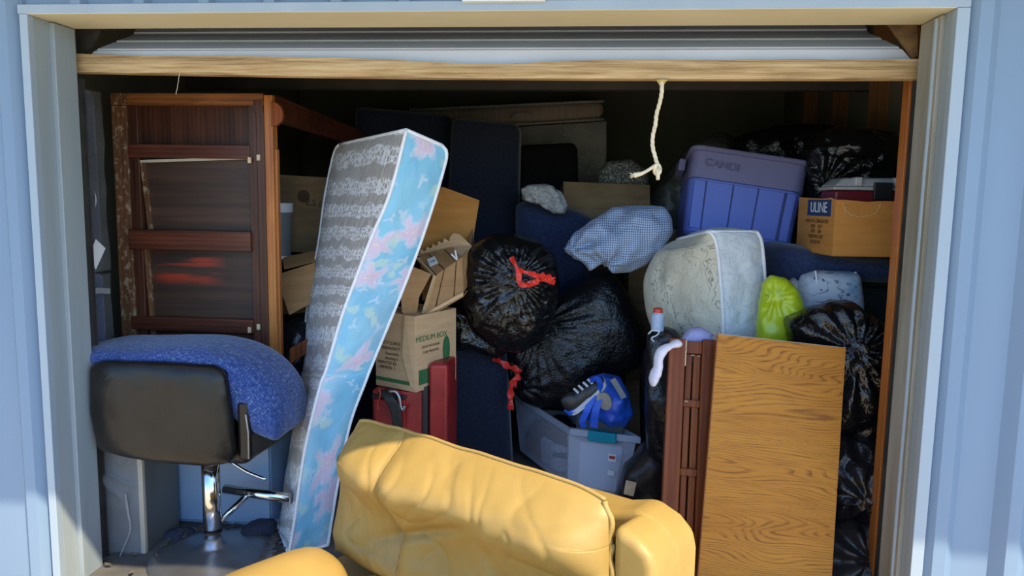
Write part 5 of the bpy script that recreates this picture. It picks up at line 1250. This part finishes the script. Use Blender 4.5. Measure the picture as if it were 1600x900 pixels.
def rings(rs, cap0=True, cap1=False):
    mb = MB(); n = len(rs[0])
    for r_ in rs: mb.v += r_
    mb.f = [(i*n+j, i*n+(j+1) % n, (i+1)*n+(j+1) % n, (i+1)*n+j) for i in range(len(rs)-1) for j in range(n)]
    if cap0: mb.f.append(tuple(range(n))[::-1])
    if cap1: mb.f.append(tuple((len(rs)-1)*n+j for j in range(n)))
    return mb
zl_ = hz*.66; wm = wb+(wt-wb)*.62; dm = db+(dt-db)*.62
def yo(z): return .03*(1-z/hz)
R1 = [ring(wb-.03, db-.03, 0, .05, y0=yo(0)+.015), ring(wb, db, .018, .06, y0=yo(.018)), ring(wm, dm, zl_-.004, .06, y0=yo(zl_)), ring(wm+.012, dm+.012, zl_, .06, y0=yo(zl_)-.006), ring(wt-.006, dt, hz-.012, .06, y0=-.006)]
R1 += [ring(wt-.016, dt-.01, hz-.012, .055, y0=-.001), ring(wm-.012, dm-.012, zl_, .055, y0=yo(zl_)+.006), ring(wb-.014, db-.014, .02, .05, y0=yo(0)+.007)]
obj('body', rings(R1[:3]+R1[6:], True, True), T['purple'], pt, F=F, world=False)
obj('upper_band', rings([R1[3], R1[4], R1[5], R1[6], R1[3]], False, False), T['purple_rim'], pt, F=F, world=False)
R2 = [ring(wt-.004, dt+.002, hz-.016, .06, y0=-.007), ring(wt+.026, dt+.03, hz-.014, .065, y0=-.021), ring(wt+.026, dt+.03, hz+.004, .065, y0=-.021), ring(wt+.018, dt+.022, hz+.010, .06, y0=-.017), ring(wt-.02, dt-.014, hz+.010, .05, y0=.001), ring(wt-.02, dt-.014, hz-.016, .05, y0=.001)]
obj('rim', rings(R2+[R2[0]], False, False), T['purple_rim'], pt, F=F, world=False)
def ribm(x0, x1, ww):
    mb = MB(); z0, z1 = .03, zl_-.012
    fy = lambda z: yo(z)+.003
    mb.hexa([Vector((x0-ww, fy(z0)-.004, z0)), Vector((x0+ww, fy(z0)-.004, z0)), Vector((x0+ww, fy(z0)+.02, z0)), Vector((x0-ww, fy(z0)+.02, z0)),
             Vector((x1-ww, fy(z1)-.004, z1)), Vector((x1+ww, fy(z1)-.004, z1)), Vector((x1+ww, fy(z1)+.02, z1)), Vector((x1-ww, fy(z1)+.02, z1))]); return mb
# raised panels between grooves on the front
xs = [-.40, -.135, .115, .375]
edges_b = [(-.46+.0, -.355), (-.345, -.115), (-.105, .105), (.115, .335), (.365, .44)]
for k, (e0, e1) in enumerate(edges_b):
    z0, z1 = .03, zl_-.012; mb = MB(); s0, s1 = wb, wm
    mb.hexa([Vector((e0*s0, yo(z0)-.005, z0)), Vector((e1*s0, yo(z0)-.005, z0)), Vector((e1*s0, yo(z0)+.012, z0)), Vector((e0*s0, yo(z0)+.012, z0)),
             Vector((e0*s1, yo(z1)-.005, z1)), Vector((e1*s1, yo(z1)-.005, z1)), Vector((e1*s1, yo(z1)+.012, z1)), Vector((e0*s1, yo(z1)+.012, z1))])
    obj('raised_panel', mb, T['purple'], pt, F=F, world=False, bevel=.004)
for g in (-.35, -.11, .11, .350):
    obj('groove', ribm(g*wb, g*wm, .0035 if g < .3 else .006), T['groove'], pt, F=F, world=False)
obj('handle', MB().span((-wt/2-.045, .15, hz-.085), (-wt/2-.008, .29, hz-.02)), T['purple_rim'], pt, F=F, world=False, bevel=.008)
obj('handle', MB().span((wt/2+.008, .15, hz-.085), (wt/2+.045, .29, hz-.02)), T['purple_rim'], pt, F=F, world=False, bevel=.008)
text('CANDI', .055, F @ Matrix.Translation((-.135, -.0095+.002, hz-.075)) @ Matrix.Rotation(math.pi/2, 4, 'X') @ Matrix.Rotation(-.05, 4, 'Z'), T['marker'], pt, ext=.002)
c = F @ Vector((-.06, .15, hz+.01))
o = obj('plastic_box', MB().hexa([F @ Vector(v) for v in ((-.12, .12, hz-.06), (-.02, .12, hz-.06), (-.02, .24, hz-.06), (-.12, .24, hz-.06), (-.115, .12, hz+.035), (-.10, .12, hz+.035), (-.04, .24, hz+.018), (-.10, .24, hz+.03))]), T['red_plastic'], bevel=.004)
tag(o, 'red plastic box corner poking out of the blue tote', 'box')
# --- navy cushion beneath the printed box
soft('navy_cushion', 'navy denim cushion flattened under the tan printed box and tote', 'cushion', 'navy', outline=[(1180, 388), (1200, 376), (1260, 384), (1330, 396), (1410, 400), (1420, 425), (1400, 436), (1300, 436), (1220, 440), (1186, 430)], Y=3.75, depth=.32, sub=5, p=.5, lump=.015, crk=.004, cs=10, seed=9)
# --- tan printed box
c0 = at(1300, 400, 3.26); c1 = at(1250, 368, 3.62); c2 = at(1420, 402, 3.28)
F = frame(c0, (c2.x-c0.x, c2.y-c0.y, 0), Z=(0, 0, 1))
hb_ = at(1307, 312, 3.26).z-c0.z; wx = .33
ub = thing('printed_box', 'open tan cardboard box with a blue printed label below the red case', 'box', F)
sd_ = F.inverted().to_3x3() @ (c1-c0); sd_.z = 0; sl = sd_.length; sdn = sd_.normalized()
def ubx(n_, pts, th=.005): return flap(ub, F, pts, 'cardboard_in', th, n_)
z3 = Vector((0, 0, hb_)); O = Vector((0, 0, 0)); XX = Vector((wx, 0, 0)); SS = sdn*.40
ubx('front', [O, XX, XX+z3*.99, Vector((wx*.55, 0, hb_*.985)), Vector((wx*.40, 0, hb_*.97)), Vector((wx*.12, 0, hb_*1.0)), z3], -.005)
ubx('side', [SS, O, z3, SS*.12+z3*1.04, SS*.3+z3*1.02, SS+z3*1.05], -.005)
ubx('back', [SS+XX, SS, SS+z3, SS+XX+z3], -.005); ubx('side', [XX, XX+SS, XX+SS+z3, XX+z3], -.005); ubx('bottom', [O+Vector((0, 0, .003)), SS+Vector((0, 0, .003)), SS+XX+Vector((0, 0, .003)), XX+Vector((0, 0, .003))], .004)
SF2 = F @ frame(SS*1.0, -sdn, Z=(0, 0, 1))      # side face frame: x runs towards the near corner
if (F.to_3x3() @ Vector((0, 0, 1))).z < 0: pass
def ons(x, z): return SF2 @ Matrix.Translation((x, -.0012, z)) @ Matrix.Rotation(math.pi/2, 4, 'X')
obj('blue_label', MB().span((.11, -.001, hb_*.70), (.36, 0, hb_*1.0)), T['blue_ink'], ub, F=SF2, world=False)
text('ULINE', .066, ons(.235, hb_*.85) @ Matrix.Translation((0, 0, .0008)), T['white_paper'], ub)
for i, (s_, z_) in enumerate((('MADE OF CORRUGATED', .60), ('ITEM     QTY', .50), ('SIZE     LBS', .41), ('BURSTING TEST', .31), ('GROSS WT', .21))): text(s_, .022, ons(.22, hb_*z_), T['brown_ink'], ub)
tr_ = cat([Vector((.03, -.002, hb_*.95)), Vector((.05, -.002, hb_*.80)), Vector((.09, -.002, hb_*.72)), Vector((.13, -.002, hb_*.72)), Vector((.17, -.002, hb_*.78)), Vector((.19, -.002, hb_*.93))], 30)
obj('torn_cut', MB().tube([p+Vector((.003*math.sin(i*2.1), 0, .003*math.cos(i*1.7))) for i, p in enumerate(tr_)], .0022, 5), T['cardboard_pale'], ub, F=F, world=False)
# --- red and grey case in the box
a = at(1300, 318, 3.40); b = at(1425, 318, 3.40)
zc = c0.z+.012
tc_ = thing('tool_case', 'red case with a pale grey lid and black latch in the tan box', 'case', Matrix.Translation((a.x, 3.40, zc)))
zl1, zl2 = at(1310, 297, 3.40).z, at(1310, 277, 3.40).z
bx_ = min(b.x, 1.86)
boxo('body', (a.x+.01, 3.40, zc), (bx_-.01, 3.60, zl1), T['dark_red'], tc_, .012)
boxo('lid_band', (a.x, 3.39, zl1+.0005), (bx_, 3.61, zl1+.016), T['grey_lid'], tc_, .005)
mb = MB(); zz = zl1+.0165
mb.hexa([Vector((a.x+.004, 3.395, zz)), Vector((bx_-.004, 3.395, zz)), Vector((bx_-.004, 3.605, zz)), Vector((a.x+.004, 3.605, zz)), Vector((a.x+.05, 3.42, zl2)), Vector((bx_-.05, 3.42, zl2)), Vector((bx_-.05, 3.59, zl2)), Vector((a.x+.05, 3.59, zl2))])
obj('lid', mb, T['grey_lid'], tc_, bevel=.012, seg=3)
for x in (1342, 1404):
    p = at(x, 290, 3.39); boxo('lid_rib', (p.x-.016, 3.388, zl1+.017), (p.x+.016, 3.45, zl2+.002), T['grey_lid'], tc_, .006)
p = at(1366, 285, 3.38); q_ = at(1393, 313, 3.38)
boxo('latch', (p.x, 3.372, q_.z), (q_.x, 3.389, p.z), T['black_plastic'], tc_, .004)
# --- black bags above, in the dark
soft('trash_bag', 'shiny black trash bag on top right behind the red case', 'trash bag', 'bag', 'black trash bags on the right', outline=[(1262, 320), (1258, 270), (1255, 235), (1270, 212), (1300, 203), (1350, 206), (1385, 214), (1393, 240), (1392, 300), (1350, 330), (1290, 335)], Y=3.86, depth=.17, sub=6, p=.7, lump=.05, ls=5, crk=.018, cs=9, seed=31, poles=(pole(1275, 290, 3.86, 15, .014, .16),))
soft('trash_bag', 'black trash bag in the dark behind the violet blue tote', 'trash bag', 'bag', 'black trash bags on the right', outline=[(1130, 260), (1150, 215), (1200, 200), (1260, 195), (1310, 205), (1325, 260), (1260, 290), (1160, 290)], Y=4.5, depth=.18, sub=5, lump=.05, ls=5, crk=.018, cs=9, seed=32)
# --- lime bag, vine pillow, charcoal tote
soft('lime_bag', 'bright lime green plastic bag beside the folded mattress', 'bag', 'lime', outline=[(1180, 560), (1182, 500), (1192, 440), (1205, 430), (1225, 433), (1240, 445), (1252, 470), (1256, 485), (1235, 492), (1224, 500), (1228, 535), (1240, 570)], Y=3.24, depth=.07, sub=5, lump=.02, ls=7, crk=.006, cs=10, seed=33, poles=(pole(1205, 463, 3.24, 9, .014, .09),))
pv = soft('vine_pillow', 'blue white vine print pillow between lime bag and black bag', 'pillow', 'vine', outline=[(1246, 500), (1246, 450), (1252, 430), (1275, 422), (1330, 424), (1340, 428), (1346, 470), (1345, 510), (1290, 520)], Y=3.40, depth=.09, sub=5, p=.4, lump=.01, crk=0, seed=34)
obj('piping', MB().tube(cat([at(x, y, 3.325) for x, y in ((1274, 423), (1277, 445), (1279, 480), (1280, 500))], 16), .005, 7), T['piping'], pv, smooth=True)
obj('piping', MB().tube(cat([at(x, y, 3.37) for x, y in ((1336, 425), (1342, 445), (1345, 470), (1345, 490))], 16), .006, 7), T['piping'], pv, smooth=True)
soft('towel_roll', 'small grey striped towel roll between lime bag and vine pillow', 'towel', 'white_cloth', outline=[(1232, 475), (1232, 440), (1240, 433), (1250, 440), (1252, 475), (1242, 485)], Y=3.46, depth=.05, sub=4, p=.6, lump=.004, crk=0)
a = at(1345, 600, 3.62); b = at(1425, 440, 3.62)
dk = thing('charcoal_tote', 'charcoal plastic tote in the shadow beside the orange post', 'tote', Matrix.Translation((a.x, 3.62, 0)))
boxo('body', (a.x-.1, 3.63, 0), (1.88, 3.98, b.z-.03), T['dark_tote'], dk, .02)
boxo('lid', (a.x-.115, 3.615, b.z-.0295), (1.885, 3.995, b.z), T['dark_tote'], dk, .01)
boxo('lid_ridge', (a.x-.117, 3.608, b.z-.06), (1.885, 3.6145, b.z-.05), T['dark_tote'], dk, .002)
# --- stack of black bags at the right jamb
soft('trash_bag', 'large gathered black trash bag right of the oak table top, topmost', 'trash bag', 'bag', 'black trash bags on the right', outline=[(1228, 500), (1255, 486), (1290, 473), (1325, 468), (1345, 480), (1370, 495), (1400, 505), (1400, 560), (1395, 640), (1385, 690), (1340, 695), (1290, 680), (1260, 600), (1235, 545)], Y=3.10, depth=.15, sub=6, p=.72, lump=.035, ls=4, crk=.010, cs=11, seed=41, poles=(pole(1322, 540, 3.1, 14, .022, .24),), cpx=(1325, 575))
soft('trash_bag', 'black trash bag at the right jamb, second from the floor', 'trash bag', 'bag_matte', 'black trash bags on the right', outline=[(1275, 700), (1300, 680), (1350, 676), (1392, 690), (1396, 740), (1388, 800), (1350, 822), (1300, 815), (1280, 760)], Y=3.03, depth=.15, sub=6, p=.7, lump=.05, ls=5, crk=.018, cs=8, seed=42, poles=(pole(1335, 760, 3.0, 8, .022, .16),))
soft('trash_bag', 'dull dark trash bag at the right jamb standing on the floor', 'trash bag', 'bag_brown', 'black trash bags on the right', outline=[(1265, 880), (1285, 825), (1330, 806), (1375, 815), (1392, 850), (1385, 920), (1370, 985), (1290, 985), (1262, 940)], Y=2.96, depth=.14, sub=6, p=.7, lump=.05, ls=5, crk=.014, cs=8, seed=43, poles=(pole(1340, 850, 2.96, 7, .024, .18),))

# ================================================================== hidden stack that carries the back of the pile
for k, (x0, y0, z0, w_, d_, h_, lab) in enumerate(((.02, 4.78, 0, .62, .60, .46, 'lowest'), (.04, 4.80, .462, .58, .58, .46, 'middle'), (.02, 4.79, .924, .60, .58, .45, 'topmost'))):
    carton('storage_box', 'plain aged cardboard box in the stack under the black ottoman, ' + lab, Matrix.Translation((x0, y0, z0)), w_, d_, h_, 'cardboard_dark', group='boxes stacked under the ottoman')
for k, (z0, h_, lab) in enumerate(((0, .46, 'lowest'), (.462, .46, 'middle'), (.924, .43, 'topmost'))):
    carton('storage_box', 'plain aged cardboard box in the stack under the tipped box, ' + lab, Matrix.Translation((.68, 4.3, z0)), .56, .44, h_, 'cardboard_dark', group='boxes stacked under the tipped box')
